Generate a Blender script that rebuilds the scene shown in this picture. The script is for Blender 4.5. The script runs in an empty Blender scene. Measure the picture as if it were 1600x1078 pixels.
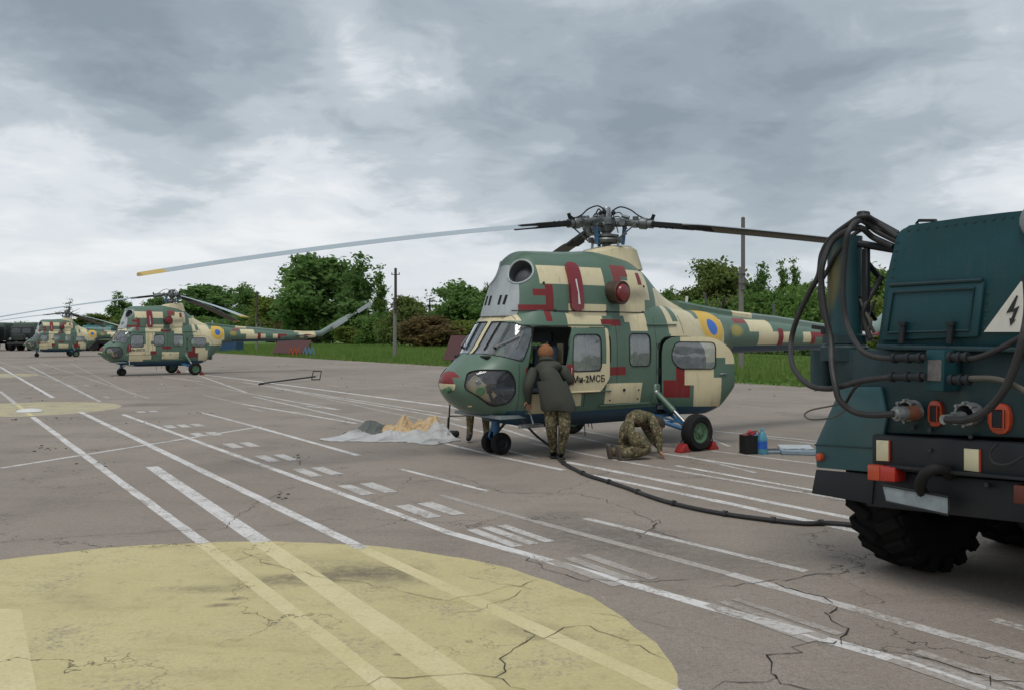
import bpy, bmesh, math, random
import numpy as np
from mathutils import Vector, Matrix, Euler
from mathutils.bvhtree import BVHTree
R = math.radians
rnd = random.Random(7)
SC = bpy.context.scene
COL = SC.collection

# ---------------------------------------------------------------- camera
EYE = 1.775          # eye height above the tarmac
FPX = 1405.0         # focal length in pixels of the 1600 px wide photograph
HZ = 524.0           # its horizon row
cam_d = bpy.data.cameras.new('camera')
cam = bpy.data.objects.new('camera', cam_d)
COL.objects.link(cam)
cam.location = (0, 0, EYE)
cam.rotation_euler = (R(90), 0, 0)
cam_d.sensor_width = 36
cam_d.lens = FPX / 1600 * 36
cam_d.shift_y = -(539 - HZ) / 1600
cam_d.clip_start = .1
cam_d.clip_end = 6000
SC.camera = cam

# ---------------------------------------------------------------- render look
SC.view_settings.view_transform = 'Standard'
SC.view_settings.look = 'None'
SC.view_settings.gamma = 1
SC.view_settings.use_curve_mapping = False
SC.view_settings.exposure = 0.18
SC.cycles.max_bounces = 7
SC.cycles.transparent_max_bounces = 24
SC.cycles.caustics_reflective = False
SC.cycles.caustics_refractive = False
SC.cycles.use_denoising = True

# ---------------------------------------------------------------- node helpers
class NT:
    def __init__(s, tree):
        s.t = tree; tree.nodes.clear()
    def n(s, typ, **kw):
        nd = s.t.nodes.new(typ)
        for k, v in kw.items():
            if k.startswith('i_'):
                nd.inputs[k[2:].replace('_', ' ')].default_value = v
            elif k.startswith('x'):
                nd.inputs[int(k[1:])].default_value = v
            else:
                setattr(nd, k, v)
        return nd
    def l(s, a, b):
        s.t.links.new(a, b)
    def val(s, inp, v):
        if isinstance(v, (int, float, tuple, list)):
            inp.default_value = v
        else:
            s.l(v, inp)
    def m(s, op, a, b=0.0, c=0.0, clamp=False):
        nd = s.n('ShaderNodeMath', operation=op, use_clamp=clamp)
        for i, v in enumerate((a, b, c)):
            s.val(nd.inputs[i], v)
        return nd.outputs[0]
    def vm(s, op, a, b=(0, 0, 0), sc=None):
        nd = s.n('ShaderNodeVectorMath', operation=op)
        s.val(nd.inputs[0], a); s.val(nd.inputs[1], b)
        if sc is not None: s.val(nd.inputs['Scale'], sc)
        return nd.outputs['Value'] if op in ('DOT_PRODUCT', 'LENGTH', 'DISTANCE') else nd.outputs[0]
    def mix(s, f, a, b, bt='MIX'):
        nd = s.n('ShaderNodeMix', data_type='RGBA', blend_type=bt)
        s.val(nd.inputs[0], f); s.val(nd.inputs[6], c4(a)); s.val(nd.inputs[7], c4(b))
        return nd.outputs[2]
    def sm(s, v, lo, hi, a=0.0, b=1.0):
        nd = s.n('ShaderNodeMapRange', interpolation_type='SMOOTHSTEP')
        s.val(nd.inputs[0], v)
        for i, x in enumerate((lo, hi, a, b)): nd.inputs[i + 1].default_value = x
        return nd.outputs[0]
    def noise(s, vec, scale, detail=3, rough=.55, dist=0.0, out=0):
        nd = s.n('ShaderNodeTexNoise')
        nd.inputs['Scale'].default_value = scale; nd.inputs['Detail'].default_value = detail
        nd.inputs['Roughness'].default_value = rough; nd.inputs['Distortion'].default_value = dist
        if vec is not None: s.l(vec, nd.inputs['Vector'])
        return nd.outputs[out]
def c4(c):
    if isinstance(c, (tuple, list)) and len(c) == 3: return (c[0], c[1], c[2], 1)
    return c
def srgb(r, g, b):
    f = lambda v: (v / 255 / 12.92) if v <= 10 else ((v / 255 + .055) / 1.055) ** 2.4
    return (f(r), f(g), f(b))

# ---------------------------------------------------------------- sky and sun (overcast, soft light from behind the left shoulder)
SUN_EL, SUN_AZ = R(64), R(-165)     # azimuth from +Y (the viewing direction), positive to the right
world = bpy.data.worlds.new('World'); SC.world = world; world.use_nodes = True
w = NT(world.node_tree)
geo = w.n('ShaderNodeTexCoord')
dirv = geo.outputs['Generated']
sep = w.n('ShaderNodeSeparateXYZ'); w.l(dirv, sep.inputs[0])
z = sep.outputs['Z']
zc = w.m('ADD', w.m('MAXIMUM', z, 0.0), .20)
comb = w.n('ShaderNodeCombineXYZ')
w.l(w.m('DIVIDE', sep.outputs['X'], zc), comb.inputs[0])
w.l(w.m('DIVIDE', sep.outputs['Y'], zc), comb.inputs[1])
comb.inputs[2].default_value = 3.7
cp = comb.outputs[0]
n1 = w.noise(cp, .72, 9, .52, .35)
n2 = w.noise(cp, 2.1, 8, .56, .5)
n4 = w.noise(cp, 5.5, 7, .6, .6)
n3 = w.noise(w.vm('MULTIPLY', cp, (.75, 1, 1)), .3, 4, .5, .2)
wob = w.vm('ADD', w.vm('NORMALIZE', dirv), w.vm('SCALE', w.vm('SUBTRACT', w.noise(cp, 1.1, 5, .6, 0, 1), (.5, .5, .5)), sc=.28))
wob = w.vm('NORMALIZE', wob)
def lobe(px, py, rad, amp):
    d = Vector(((px - 800) / FPX, 1, (HZ - py) / FPX)).normalized()
    dp = w.vm('DOT_PRODUCT', wob, tuple(d))
    return w.m('MULTIPLY', w.sm(dp, math.cos(R(rad)), 1.0), amp)
dens = w.m('MULTIPLY', w.m('SUBTRACT', n1, .5), 1.35)
dens = w.m('ADD', dens, w.m('MULTIPLY', w.m('SUBTRACT', n2, .5), 1.1))
dens = w.m('ADD', dens, w.m('MULTIPLY', w.m('SUBTRACT', n3, .5), .7))
dens = w.m('ADD', dens, w.m('MULTIPLY', w.m('SUBTRACT', n4, .5), .55))
for a in ((110, 110, 11, .30), (330, 150, 8, .18), (860, 215, 9, .26), (1090, 250, 10, .30), (1330, 200, 10, .24), (720, 60, 8, .16), (960, 290, 6, .16), (1250, 285, 6, .12),
          (60, 300, 9, -.28), (300, 330, 10, -.20), (560, 110, 5, -.12), (600, 70, 4, -.10), (410, 180, 4, -.20), (180, 250, 7, -.12), (760, 330, 9, -.08), (420, 420, 12, -.10), (30, 225, 5, -.16), (560, 330, 7, -.10), (1560, 300, 7, -.10), (1480, 60, 9, -.05)):
    dens = w.m('ADD', dens, lobe(*a))
hor = w.sm(z, .0, .30, .0, 1.0)                       # cloud base pales towards the horizon
dens = w.m('ADD', w.m('MULTIPLY', w.m('ADD', dens, .52), w.m('ADD', w.m('MULTIPLY', hor, .72), .28)), .0)
ramp = w.n('ShaderNodeValToRGB')
ramp.color_ramp.interpolation = 'EASE'
els = ramp.color_ramp.elements
els[0].position = 0.0; els[0].color = (.80, .82, .84, 1)
els[1].position = 1.0; els[1].color = (.245, .298, .342, 1)
for p, c in ((.18, (.68, .72, .755, 1)), (.40, (.47, .525, .572, 1)), (.62, (.355, .41, .458, 1)), (.8, (.295, .352, .40, 1))):
    e = els.new(p); e.color = c
w.l(dens, ramp.inputs[0])
nish = w.n('ShaderNodeTexSky', sky_type='NISHITA', sun_disc=False, sun_elevation=SUN_EL, sun_rotation=SUN_AZ, air_density=1.0, dust_density=3.0)
SKY_STRENGTH = .1
cloud = w.vm('SCALE', ramp.outputs[0], sc=1 / SKY_STRENGTH * .97)
bg = w.n('ShaderNodeBackground'); bg.inputs[1].default_value = SKY_STRENGTH
w.l(w.mix(.95, nish.outputs[0], cloud), bg.inputs[0])
wo = w.n('ShaderNodeOutputWorld'); w.l(bg.outputs[0], wo.inputs[0])

sun_d = bpy.data.lights.new('sun', 'SUN'); sun = bpy.data.objects.new('sun', sun_d); COL.objects.link(sun)
sun_d.energy = 1.35; sun_d.angle = R(26); sun_d.color = (1, .96, .9)
sdir = Vector((math.sin(SUN_AZ) * math.cos(SUN_EL), math.cos(SUN_AZ) * math.cos(SUN_EL), math.sin(SUN_EL)))
sun.rotation_euler = sdir.to_track_quat('Z', 'Y').to_euler()
sun.location = sdir * 60

# ---------------------------------------------------------------- materials
MATS = {}
def mat(name, col, rough=.6, metal=0.0, var=.12, vscale=6.0, bump=0.0, bscale=60.0, spec=.5, dirt=None, dirt_amt=.0, coat=0.0, streak=0.0, soot=False):
    if name in MATS: return MATS[name]
    m = bpy.data.materials.new(name); m.use_nodes = True; MATS[name] = m
    t = NT(m.node_tree)
    tc = t.n('ShaderNodeTexCoord'); v = tc.outputs['Object']
    nz = t.noise(v, vscale, 5, .6)
    k = t.m('ADD', t.m('MULTIPLY', t.m('SUBTRACT', nz, .5), var * 2.2), 1.0)
    c = t.vm('SCALE', c4(col)[:3], sc=k)
    if dirt:
        dn = t.sm(t.noise(v, vscale * .45, 6, .65, .4), .5, .72)
        c = t.mix(t.m('MULTIPLY', dn, dirt_amt), c, dirt)
    if streak:      # rain-washed grime and fine scuffs
        sn = t.noise(t.vm('MULTIPLY', v, (9, 9, 1.1)), 1.6, 5, .65, .2); sc_ = t.noise(v, 34, 4, .75)
        c = t.mix(t.m('MULTIPLY', t.sm(sn, .5, .78), streak), c, (.12, .115, .095)); c = t.mix(t.m('MULTIPLY', t.sm(sc_, .62, .74), streak * .8), c, (.20, .19, .16))
    if soot:        # exhaust staining behind the engine outlets
        dv_ = t.vm('MULTIPLY', t.vm('SUBTRACT', v, (2.25, 0, 2.42)), (1 / .55, 0, 1 / .20)); d_ = t.m('ADD', t.vm('LENGTH', dv_), t.m('MULTIPLY', t.m('SUBTRACT', t.noise(v, 5, 5, .65), .5), .9))
        c = t.mix(t.sm(d_, .1, 1.0, .55, 0), c, (.05, .045, .04))
    p = t.n('ShaderNodeBsdfPrincipled')
    t.l(c, p.inputs['Base Color'])
    t.val(p.inputs['Roughness'], t.m('ADD', t.m('MULTIPLY', t.m('SUBTRACT', nz, .5), .25), rough, clamp=True))
    p.inputs['Metallic'].default_value = metal
    p.inputs['Specular IOR Level'].default_value = spec
    if coat:
        p.inputs['Coat Weight'].default_value = coat; p.inputs['Coat Roughness'].default_value = .15
    if bump:
        b = t.n('ShaderNodeBump'); b.inputs['Strength'].default_value = bump; b.inputs['Distance'].default_value = .02
        t.l(t.noise(v, bscale, 4, .6), b.inputs['Height']); t.l(b.outputs[0], p.inputs['Normal'])
    o = t.n('ShaderNodeOutputMaterial'); t.l(p.outputs[0], o.inputs[0])
    return m
def glass(name, tint=(.75, .82, .85), refl=1.0, haze=.44):
    if name in MATS: return MATS[name]
    m = bpy.data.materials.new(name); m.use_nodes = True; MATS[name] = m
    t = NT(m.node_tree)
    tr = t.n('ShaderNodeBsdfTransparent'); tr.inputs[0].default_value = c4(tint)
    gl = t.n('ShaderNodeBsdfGlossy'); gl.inputs['Roughness'].default_value = .04; gl.inputs[0].default_value = (.95, .97, 1, 1)
    fr = t.n('ShaderNodeFresnel'); fr.inputs[0].default_value = 1.5
    bm_ = t.n('ShaderNodeBump'); bm_.inputs['Strength'].default_value = .12; bm_.inputs['Distance'].default_value = .02
    tc = t.n('ShaderNodeTexCoord'); t.l(t.noise(tc.outputs['Object'], 4, 2), bm_.inputs['Height'])
    t.l(bm_.outputs[0], gl.inputs['Normal'])
    df = t.n('ShaderNodeBsdfDiffuse'); df.inputs[0].default_value = (.62, .66, .68, 1)  # pale diffuse layer mixed in to brighten panes the way reflected surroundings would
    mx = t.n('ShaderNodeMixShader'); t.l(t.m('MULTIPLY', fr.outputs[0], 3.0 * refl, clamp=True), mx.inputs[0]); t.l(tr.outputs[0], mx.inputs[1]); t.l(gl.outputs[0], mx.inputs[2])
    mx2 = t.n('ShaderNodeMixShader'); t.l(t.m('MULTIPLY', t.noise(tc.outputs['Object'], 9, 6, .7), haze), mx2.inputs[0]); t.l(mx.outputs[0], mx2.inputs[1]); t.l(df.outputs[0], mx2.inputs[2])
    o = t.n('ShaderNodeOutputMaterial'); t.l(mx2.outputs[0], o.inputs[0])
    return m

# ---------------------------------------------------------------- object helpers
def tag(o, label=None, cat=None, group=None, kind=None):
    if label: o['label'] = label
    if cat: o['category'] = cat
    if group: o['group'] = group
    if kind: o['kind'] = kind
    return o
def link(name, me, parent=None, loc=None, rot=None):
    o = bpy.data.objects.new(name, me); COL.objects.link(o)
    if parent: o.parent = parent
    if loc is not None: o.location = loc
    if rot is not None: o.rotation_euler = rot
    return o
def thing(name, label, cat, loc=(0, 0, 0), rz=0.0, group=None):
    o = bpy.data.objects.new(name, None); COL.objects.link(o)
    o.location = loc; o.rotation_euler = (0, 0, rz); o.empty_display_size = .2
    return tag(o, label, cat, group)
def copy_tree(o, parent=None):
    kids = list(o.children)
    c = o.copy(); COL.objects.link(c); c.parent = parent
    for ch in kids: copy_tree(ch, c)
    return c
def frame(p0, p1):
    z = (Vector(p1) - Vector(p0)).normalized()
    x = z.orthogonal().normalized(); y = z.cross(x)
    return x, y, z
class MB:
    """collects primitive shapes in one bmesh"""
    def __init__(s): s.b = bmesh.new()
    def _mi(s, fs, m):
        for f in fs: f.material_index = m
    def box(s, c, size, rot=None, bev=0.0, m=0, seg=1):
        r = bmesh.ops.create_cube(s.b, size=1); vs = r['verts']
        M = Matrix.Translation(Vector(c)) @ (Euler(rot).to_matrix().to_4x4() if rot is not None else Matrix()) @ Matrix.Diagonal((size[0], size[1], size[2], 1))
        bmesh.ops.transform(s.b, matrix=M, verts=vs)
        fs = list({f for v in vs for f in v.link_faces})
        if bev:
            es = list({e for v in vs for e in v.link_edges})
            rr = bmesh.ops.bevel(s.b, geom=es, offset=bev, segments=seg, affect='EDGES', profile=.5, clamp_overlap=True)
            fs = list(set([f for f in fs if f.is_valid] + rr['faces']))
        s._mi(fs, m); return s
    def bar(s, p0, p1, wd, ht, m=0, bev=0.0, up=(0, 0, 1)):
        p0, p1 = Vector(p0), Vector(p1); d = p1 - p0; L = d.length; x = d.normalized()
        y = Vector(up).cross(x)
        if y.length < 1e-4: y = Vector((0, 1, 0)).cross(x)
        y.normalize(); zz = x.cross(y)
        M = Matrix((x, y, zz)).transposed().to_4x4(); M.translation = (p0 + p1) / 2
        r = bmesh.ops.create_cube(s.b, size=1); vs = r['verts']
        bmesh.ops.transform(s.b, matrix=M @ Matrix.Diagonal((L, wd, ht, 1)), verts=vs)
        fs = list({f for v in vs for f in v.link_faces})
        if bev:
            es = list({e for v in vs for e in v.link_edges})
            rr = bmesh.ops.bevel(s.b, geom=es, offset=bev, segments=1, affect='EDGES', profile=.5, clamp_overlap=True)
            fs = list(set([f for f in fs if f.is_valid] + rr['faces']))
        s._mi(fs, m); return s
    def tube(s, pts, r, n=8, closed=False, m=0, caps=True):
        pts = [Vector(p) for p in pts]; N = len(pts)
        rr = [r] * N if isinstance(r, (int, float)) else list(r)
        rings = []; nx = None
        for i, p in enumerate(pts):
            if closed: d = pts[(i + 1) % N] - pts[i - 1]
            else: d = pts[min(i + 1, N - 1)] - pts[max(i - 1, 0)]
            if d.length < 1e-9: d = Vector((0, 0, 1))
            d.normalize()
            if nx is None: nx = d.orthogonal().normalized()
            nx = (nx - d * nx.dot(d))
            if nx.length < 1e-6: nx = d.orthogonal()
            nx.normalize(); ny = d.cross(nx)
            rings.append([s.b.verts.new(p + (nx * math.cos(2 * math.pi * k / n) + ny * math.sin(2 * math.pi * k / n)) * rr[i]) for k in range(n)])
        fs = []
        for i in range(N if closed else N - 1):
            a, b = rings[i], rings[(i + 1) % N]
            for k in range(n):
                fs.append(s.b.faces.new((a[k], a[(k + 1) % n], b[(k + 1) % n], b[k])))
        if caps and not closed:
            fs.append(s.b.faces.new(rings[0][::-1])); fs.append(s.b.faces.new(rings[-1]))
        s._mi(fs, m); return s
    def cyl(s, p0, p1, r0, r1=None, n=16, m=0, caps=True):
        return s.tube([p0, p1], [r0, r0 if r1 is None else r1], n, m=m, caps=caps)
    def lathe(s, prof, origin, axis, n=24, m=0, sq=1.0):
        """prof: (radius, distance along the axis) pairs"""
        o = Vector(origin); x, y, zz = frame((0, 0, 0), axis)
        rings = []; fs = []
        for r, h in prof:
            if r < 1e-6: rings.append([s.b.verts.new(o + zz * h)])
            else: rings.append([s.b.verts.new(o + zz * h + (x * math.cos(2 * math.pi * k / n) + y * math.sin(2 * math.pi * k / n)) * r) for k in range(n)])
        for a, b in zip(rings[:-1], rings[1:]):
            for k in range(n):
                q = [a[k % len(a)], a[(k + 1) % n % len(a)], b[(k + 1) % n % len(b)], b[k % len(b)]]
                u = []
                for v in q:
                    if v not in u: u.append(v)
                if len(u) > 2: fs.append(s.b.faces.new(u))
        s._mi(fs, m); return s
    def prism(s, poly, d0, d1, M, m=0, bev=0.0):
        """poly of (u,v); extruded along w from d0 to d1; M maps (u,v,w) to space"""
        a = [s.b.verts.new(M @ Vector((u, v, d0))) for u, v in poly]
        b = [s.b.verts.new(M @ Vector((u, v, d1))) for u, v in poly]
        n = len(poly)
        fs = [s.b.faces.new(a[::-1]), s.b.faces.new(b)]
        for k in range(n): fs.append(s.b.faces.new((a[k], a[(k + 1) % n], b[(k + 1) % n], b[k])))
        if bev:
            es = list({e for f in fs for e in f.edges})
            rr = bmesh.ops.bevel(s.b, geom=es, offset=bev, segments=2, affect='EDGES', profile=.5, clamp_overlap=True)
            fs = list(set([f for f in fs if f.is_valid] + rr['faces']))
        s._mi(fs, m); return s
    def sphere(s, c, r, m=0, u=14, v=9, sc=(1, 1, 1)):
        rr = bmesh.ops.create_uvsphere(s.b, u_segments=u, v_segments=v, radius=r)
        bmesh.ops.transform(s.b, matrix=Matrix.Translation(Vector(c)) @ Matrix.Diagonal((sc[0], sc[1], sc[2], 1)), verts=rr['verts'])
        s._mi({f for vv in rr['verts'] for f in vv.link_faces}, m); return s
    def torus(s, c, axis, Rr, r, n=24, k=8, m=0, sx=1.0, sy=1.0):
        x, y, zz = frame((0, 0, 0), axis); c = Vector(c)
        return s.tube([c + (x * math.cos(2 * math.pi * i / n) * sx + y * math.sin(2 * math.pi * i / n) * sy) * Rr for i in range(n)], r, k, closed=True, m=m)
    def face(s, pts, m=0):
        f = s.b.faces.new([s.b.verts.new(p) for p in pts]); f.material_index = m; return s
    def mesh(s, name, mats, smooth=True, angle=38):
        bmesh.ops.recalc_face_normals(s.b, faces=s.b.faces[:])
        me = bpy.data.meshes.new(name); s.b.to_mesh(me); s.b.free()
        for mm in (mats if isinstance(mats, (list, tuple)) else [mats]): me.materials.append(mm)
        if smooth:
            me.polygons.foreach_set('use_smooth', [True] * len(me.polygons)); me.set_sharp_from_angle(angle=R(angle))
        return me
    def build(s, name, mats, parent=None, loc=None, rot=None, smooth=True, angle=38):
        return link(name, s.mesh(name, mats, smooth, angle), parent, loc, rot)
def pchip(xs, ys, x):
    xs, ys = np.asarray(xs, float), np.asarray(ys, float); x = np.asarray(x, float)
    h = np.diff(xs); d = np.diff(ys) / h
    g = np.zeros_like(ys)
    for i in range(1, len(xs) - 1):
        if d[i - 1] * d[i] > 0:
            w1, w2 = 2 * h[i] + h[i - 1], h[i] + 2 * h[i - 1]
            g[i] = (w1 + w2) / (w1 / d[i - 1] + w2 / d[i])
    g[0], g[-1] = d[0], d[-1]
    i = np.clip(np.searchsorted(xs, x) - 1, 0, len(xs) - 2)
    t = (x - xs[i]) / h[i]
    return ((1 + 2 * t) * (1 - t) ** 2 * ys[i] + t * (1 - t) ** 2 * h[i] * g[i] + t * t * (3 - 2 * t) * ys[i + 1] + t * t * (t - 1) * h[i] * g[i + 1])
def smooth_path(pts, n=8):
    P = [Vector(p) for p in pts]; out = []
    for i in range(len(P) - 1):
        p0, p1, p2, p3 = P[max(i - 1, 0)], P[i], P[i + 1], P[min(i + 2, len(P) - 1)]
        for k in range(n):
            t = k / n
            out.append(.5 * ((2 * p1) + (p2 - p0) * t + (2 * p0 - 5 * p1 + 4 * p2 - p3) * t * t + (3 * p1 - p0 - 3 * p2 + p3) * t ** 3))
    out.append(P[-1]); return out
def ground(px, py, h=0.0):
    """measured point of the photograph -> place on the tarmac (metres)"""
    Y = FPX * (EYE - h) / (py - HZ); return Vector(((px - 800) / FPX * Y, Y, h))
# ================================================================ SETTING: tarmac, grass, markings
LD = Vector((.53, -.848, 0)).normalized()      # direction of the painted lines
def plain_mat(name): 
    m = bpy.data.materials.new(name); m.use_nodes = True; MATS[name] = m
    return m, NT(m.node_tree)
def asphalt_nodes(t, v):
    big = t.noise(v, .16, 5, .6, .3); mid = t.noise(v, .9, 6, .62, .3); fine = t.noise(v, 38, 3, .75); grit = t.noise(v, 110, 2, .8)
    c = t.mix(t.sm(big, .3, .72), (.240, .203, .170), (.305, .261, .222))
    c = t.mix(t.m('MULTIPLY', t.sm(mid, .45, .75), .6), c, (.195, .163, .138))
    streak = t.noise(t.vm('MULTIPLY', v, (.35, 2.4, 1)), .8, 5, .65, .2)
    c = t.mix(t.m('MULTIPLY', t.sm(streak, .5, .78), .5), c, (.185, .153, .130))
    spk = t.noise(v, 14, 4, .7); c = t.mix(t.m('MULTIPLY', t.sm(spk, .54, .74), .5), c, (.35, .315, .28)); c = t.mix(t.m('MULTIPLY', t.sm(spk, .45, .28), .45), c, (.12, .102, .09))
    k = t.m('ADD', t.m('MULTIPLY', t.m('SUBTRACT', fine, .5), .9), 1.0)
    k = t.m('ADD', k, t.m('MULTIPLY', t.m('SUBTRACT', grit, .5), 1.5))
    c = t.vm('SCALE', c, sc=k)
    # fine map cracking
    dv = t.vm('ADD', v, t.vm('SCALE', t.vm('SUBTRACT', t.noise(v, 1.1, 5, .65, 0, 1), (.5, .5, .5)), sc=1.6))
    vo = t.n('ShaderNodeTexVoronoi', feature='DISTANCE_TO_EDGE'); vo.inputs['Scale'].default_value = .33; t.l(dv, vo.inputs['Vector'])
    cr = t.m('MULTIPLY', t.sm(vo.outputs['Distance'], .0, .0045, 1, 0), t.sm(t.noise(v, .45, 3), .42, .6))
    dv2 = t.vm('ADD', v, t.vm('SCALE', t.vm('SUBTRACT', t.noise(v, 2.1, 4, .65, 0, 1), (.5, .5, .5)), sc=.8))
    vo2 = t.n('ShaderNodeTexVoronoi', feature='DISTANCE_TO_EDGE'); vo2.inputs['Scale'].default_value = .9; t.l(dv2, vo2.inputs['Vector'])
    cr2 = t.m('MULTIPLY', t.sm(vo2.outputs['Distance'], .0, .008, .75, 0), t.sm(t.noise(v, .23, 3), .54, .66))
    cr = t.m('MAXIMUM', cr, cr2)
    return c, cr, fine
def finish(t, c, rough, hgt, strength=.35, dist=.012):
    p = t.n('ShaderNodeBsdfPrincipled'); t.l(c, p.inputs['Base Color']); t.val(p.inputs['Roughness'], rough); p.inputs['Specular IOR Level'].default_value = .3
    if hgt is not None:
        b = t.n('ShaderNodeBump'); b.inputs['Strength'].default_value = strength; b.inputs['Distance'].default_value = dist
        t.l(hgt, b.inputs['Height']); t.l(b.outputs[0], p.inputs['Normal'])
    o = t.n('ShaderNodeOutputMaterial'); t.l(p.outputs[0], o.inputs[0])
def stain(t, v, cx, cy, rx, ry, ang, amt, nz=.5):
    dv = t.vm('SUBTRACT', v, (cx, cy, 0))
    ro = t.n('ShaderNodeVectorRotate', rotation_type='Z_AXIS'); t.l(dv, ro.inputs['Vector']); ro.inputs['Angle'].default_value = -ang
    d = t.vm('LENGTH', t.vm('MULTIPLY', ro.outputs[0], (1 / rx, 1 / ry, 0)))
    d = t.m('ADD', d, t.m('MULTIPLY', t.m('SUBTRACT', t.noise(v, 2.2, 5, .65), .5), nz))
    return t.m('MULTIPLY', t.m('MULTIPLY', t.sm(d, .1, 1.1, 1, 0), t.sm(t.noise(v, 11, 5, .75), .3, .62, .35, 1.0)), amt)
m_tar, t = plain_mat('weathered tarmac'); gg = t.n('ShaderNodeNewGeometry'); v = gg.outputs['Position']
c, cr, fine = asphalt_nodes(t, v)
st = [ground(960, 842), ground(235, 632), ground(1180, 880), ground(560, 668), ground(150, 588), ground(720, 600)]
for (p, rx, ry, an, am) in ((st[0], 1.5, .8, -1.0, .55), (st[1], 1.6, .8, .3, .5), (st[2], 1.2, .7, .3, .25), (st[3], 1.5, 1.0, 0, .12)):
    c = t.mix(stain(t, v, p.x, p.y, rx, ry, an, am), c, (.055, .05, .048))
c = t.mix(t.m('MULTIPLY', cr, .85), c, (.028, .026, .022))
finish(t, c, .85, t.m('SUBTRACT', fine, t.m('MULTIPLY', cr, 1.5)))

def sheet(name, pts, z, m, kind='structure', sub=0):
    me = bpy.data.meshes.new(name); me.from_pydata([(p[0], p[1], z) for p in pts], [], [tuple(range(len(pts)))])
    me.materials.append(m); o = link(name, me); return tag(o, kind=kind)
# grass field: one sheet to the horizon
m_field, t = plain_mat('rough spring grass'); gg = t.n('ShaderNodeNewGeometry'); v = gg.outputs['Position']
c = t.mix(t.sm(t.noise(v, .10, 5, .6), .35, .65), (.095, .178, .040), (.135, .200, .050))
c = t.mix(t.m('MULTIPLY', t.sm(t.noise(v, .9, 6, .7), .42, .72), .6), c, (.060, .135, .024))
c = t.mix(t.m('MULTIPLY', t.sm(t.noise(v, 5, 4, .7), .62, .8), .5), c, (.20, .19, .04))
finish(t, c, .9, t.noise(v, 6, 5, .7), .8, .12)
sheet('grass_field', [(-3000, -400), (3000, -400), (3000, 4500), (-3000, 4500)], -.03, m_field)
E0, E1 = ground(690, 571.5), ground(1270, 605)
ed = (E0 - E1).normalized()
en = Vector((ed.y, -ed.x, 0));  en = en if en.y > 0 else -en     # into the grass
A_ = E1 - ed * 60; B_ = E1 + ed * 420
# apron outline, its grass edge slightly ragged
pts = [(A_.x - 160 * en.x, A_.y - 160 * en.y), (A_.x, A_.y)]
N = 260
for i in range(N + 1):
    q = A_.lerp(B_, (i / N) ** 1.6); j = (rnd.random() - .5) * .35
    pts.append((q.x + en.x * j, q.y + en.y * j))
pts.append((B_.x - 160 * en.x - 60, B_.y - 160 * en.y))
me = bpy.data.meshes.new('tarmac'); me.from_pydata([(p[0], p[1], 0) for p in pts], [], [tuple(range(len(pts)))]); me.materials.append(m_tar)
tag(link('tarmac', me), kind='structure')

# worn paint over the same tarmac
def paint_mat(name, col, wear_lo, wear_hi, amt=1.0, dirt=.25):
    m, t = plain_mat(name); gg = t.n('ShaderNodeNewGeometry'); v = gg.outputs['Position']
    c, cr, fine = asphalt_nodes(t, v)
    wn = t.m('ADD', t.m('MULTIPLY', t.noise(v, 24, 4, .75), .55), t.m('MULTIPLY', t.noise(v, 2.2, 5, .65), .45))
    wear = t.m('MULTIPLY', t.sm(wn, wear_lo, wear_hi, 1, 0), amt)
    pc = t.mix(t.m('MULTIPLY', t.sm(t.noise(v, 5, 5, .7), .4, .75), dirt), col, (.25, .23, .21))
    pc = t.vm('SCALE', pc, sc=t.m('ADD', t.m('MULTIPLY', t.m('SUBTRACT', fine, .5), .35), 1.0))
    c = t.mix(wear, c, pc)
    c = t.mix(t.m('MULTIPLY', cr, .8), c, (.035, .032, .028))
    finish(t, c, .75, t.m('SUBTRACT', fine, t.m('MULTIPLY', cr, 1.5)))
    return m
m_white = paint_mat('worn white road paint', (.66, .64, .62), .46, .64)
m_white2 = paint_mat('fainter white road paint', (.60, .58, .56), .45, .63, .85)
m_faint = paint_mat('faded white road paint', (.50, .47, .45), .42, .62, .6)
# pale yellow disc with the old lines showing through
m_yel, t = plain_mat('pale yellow ground paint'); gg = t.n('ShaderNodeNewGeometry'); v = gg.outputs['Position']
c, cr, fine = asphalt_nodes(t, v)
yc = t.mix(t.sm(t.noise(v, .5, 6, .65, .3), .35, .68), (.49, .425, .215), (.55, .475, .25))
yc = t.mix(t.m('MULTIPLY', t.sm(t.noise(t.vm('MULTIPLY', v, (.6, 2, 1)), 1.3, 6, .7, .4), .5, .75), .55), yc, (.35, .295, .14))
yc = t.mix(t.m('MULTIPLY', t.sm(t.noise(v, 7, 5, .75), .5, .74), .6), yc, (.36, .30, .155))
yc = t.vm('SCALE', yc, sc=t.m('ADD', t.m('MULTIPLY', t.m('SUBTRACT', fine, .5), .5), 1.0))
wear = t.sm(t.m('ADD', t.m('MULTIPLY', t.noise(v, 26, 3, .75), .5), t.m('MULTIPLY', t.noise(v, 1.6, 6, .7), .5)), .52, .66, .97, .25)
c = t.mix(wear, c, yc)
for (px, py, rx, ry, an, am) in ((560, 893, .62, .36, .2, .75), (610, 900, .3, .45, .9, .5), (450, 905, .45, .24, .1, .6), (330, 920, .5, .14, .0, .45), (345, 945, .12, .06, .2, .7), (365, 935, .1, .05, .2, .7), (430, 940, .12, .06, .2, .6), (622, 1022, .05, .03, 0, .8), (840, 985, .5, .2, -.6, .4), (120, 935, .5, .2, -.6, .25)):
    p = ground(px, py); c = t.mix(stain(t, v, p.x, p.y, rx, ry, an, min(1, am * 1.15), 1.3), c, (.16, .13, .092))
c = t.mix(t.m('MULTIPLY', cr, .85), c, (.04, .035, .025))
finish(t, c, .85, t.m('SUBTRACT', fine, t.m('MULTIPLY', cr, 1.5)))
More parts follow.
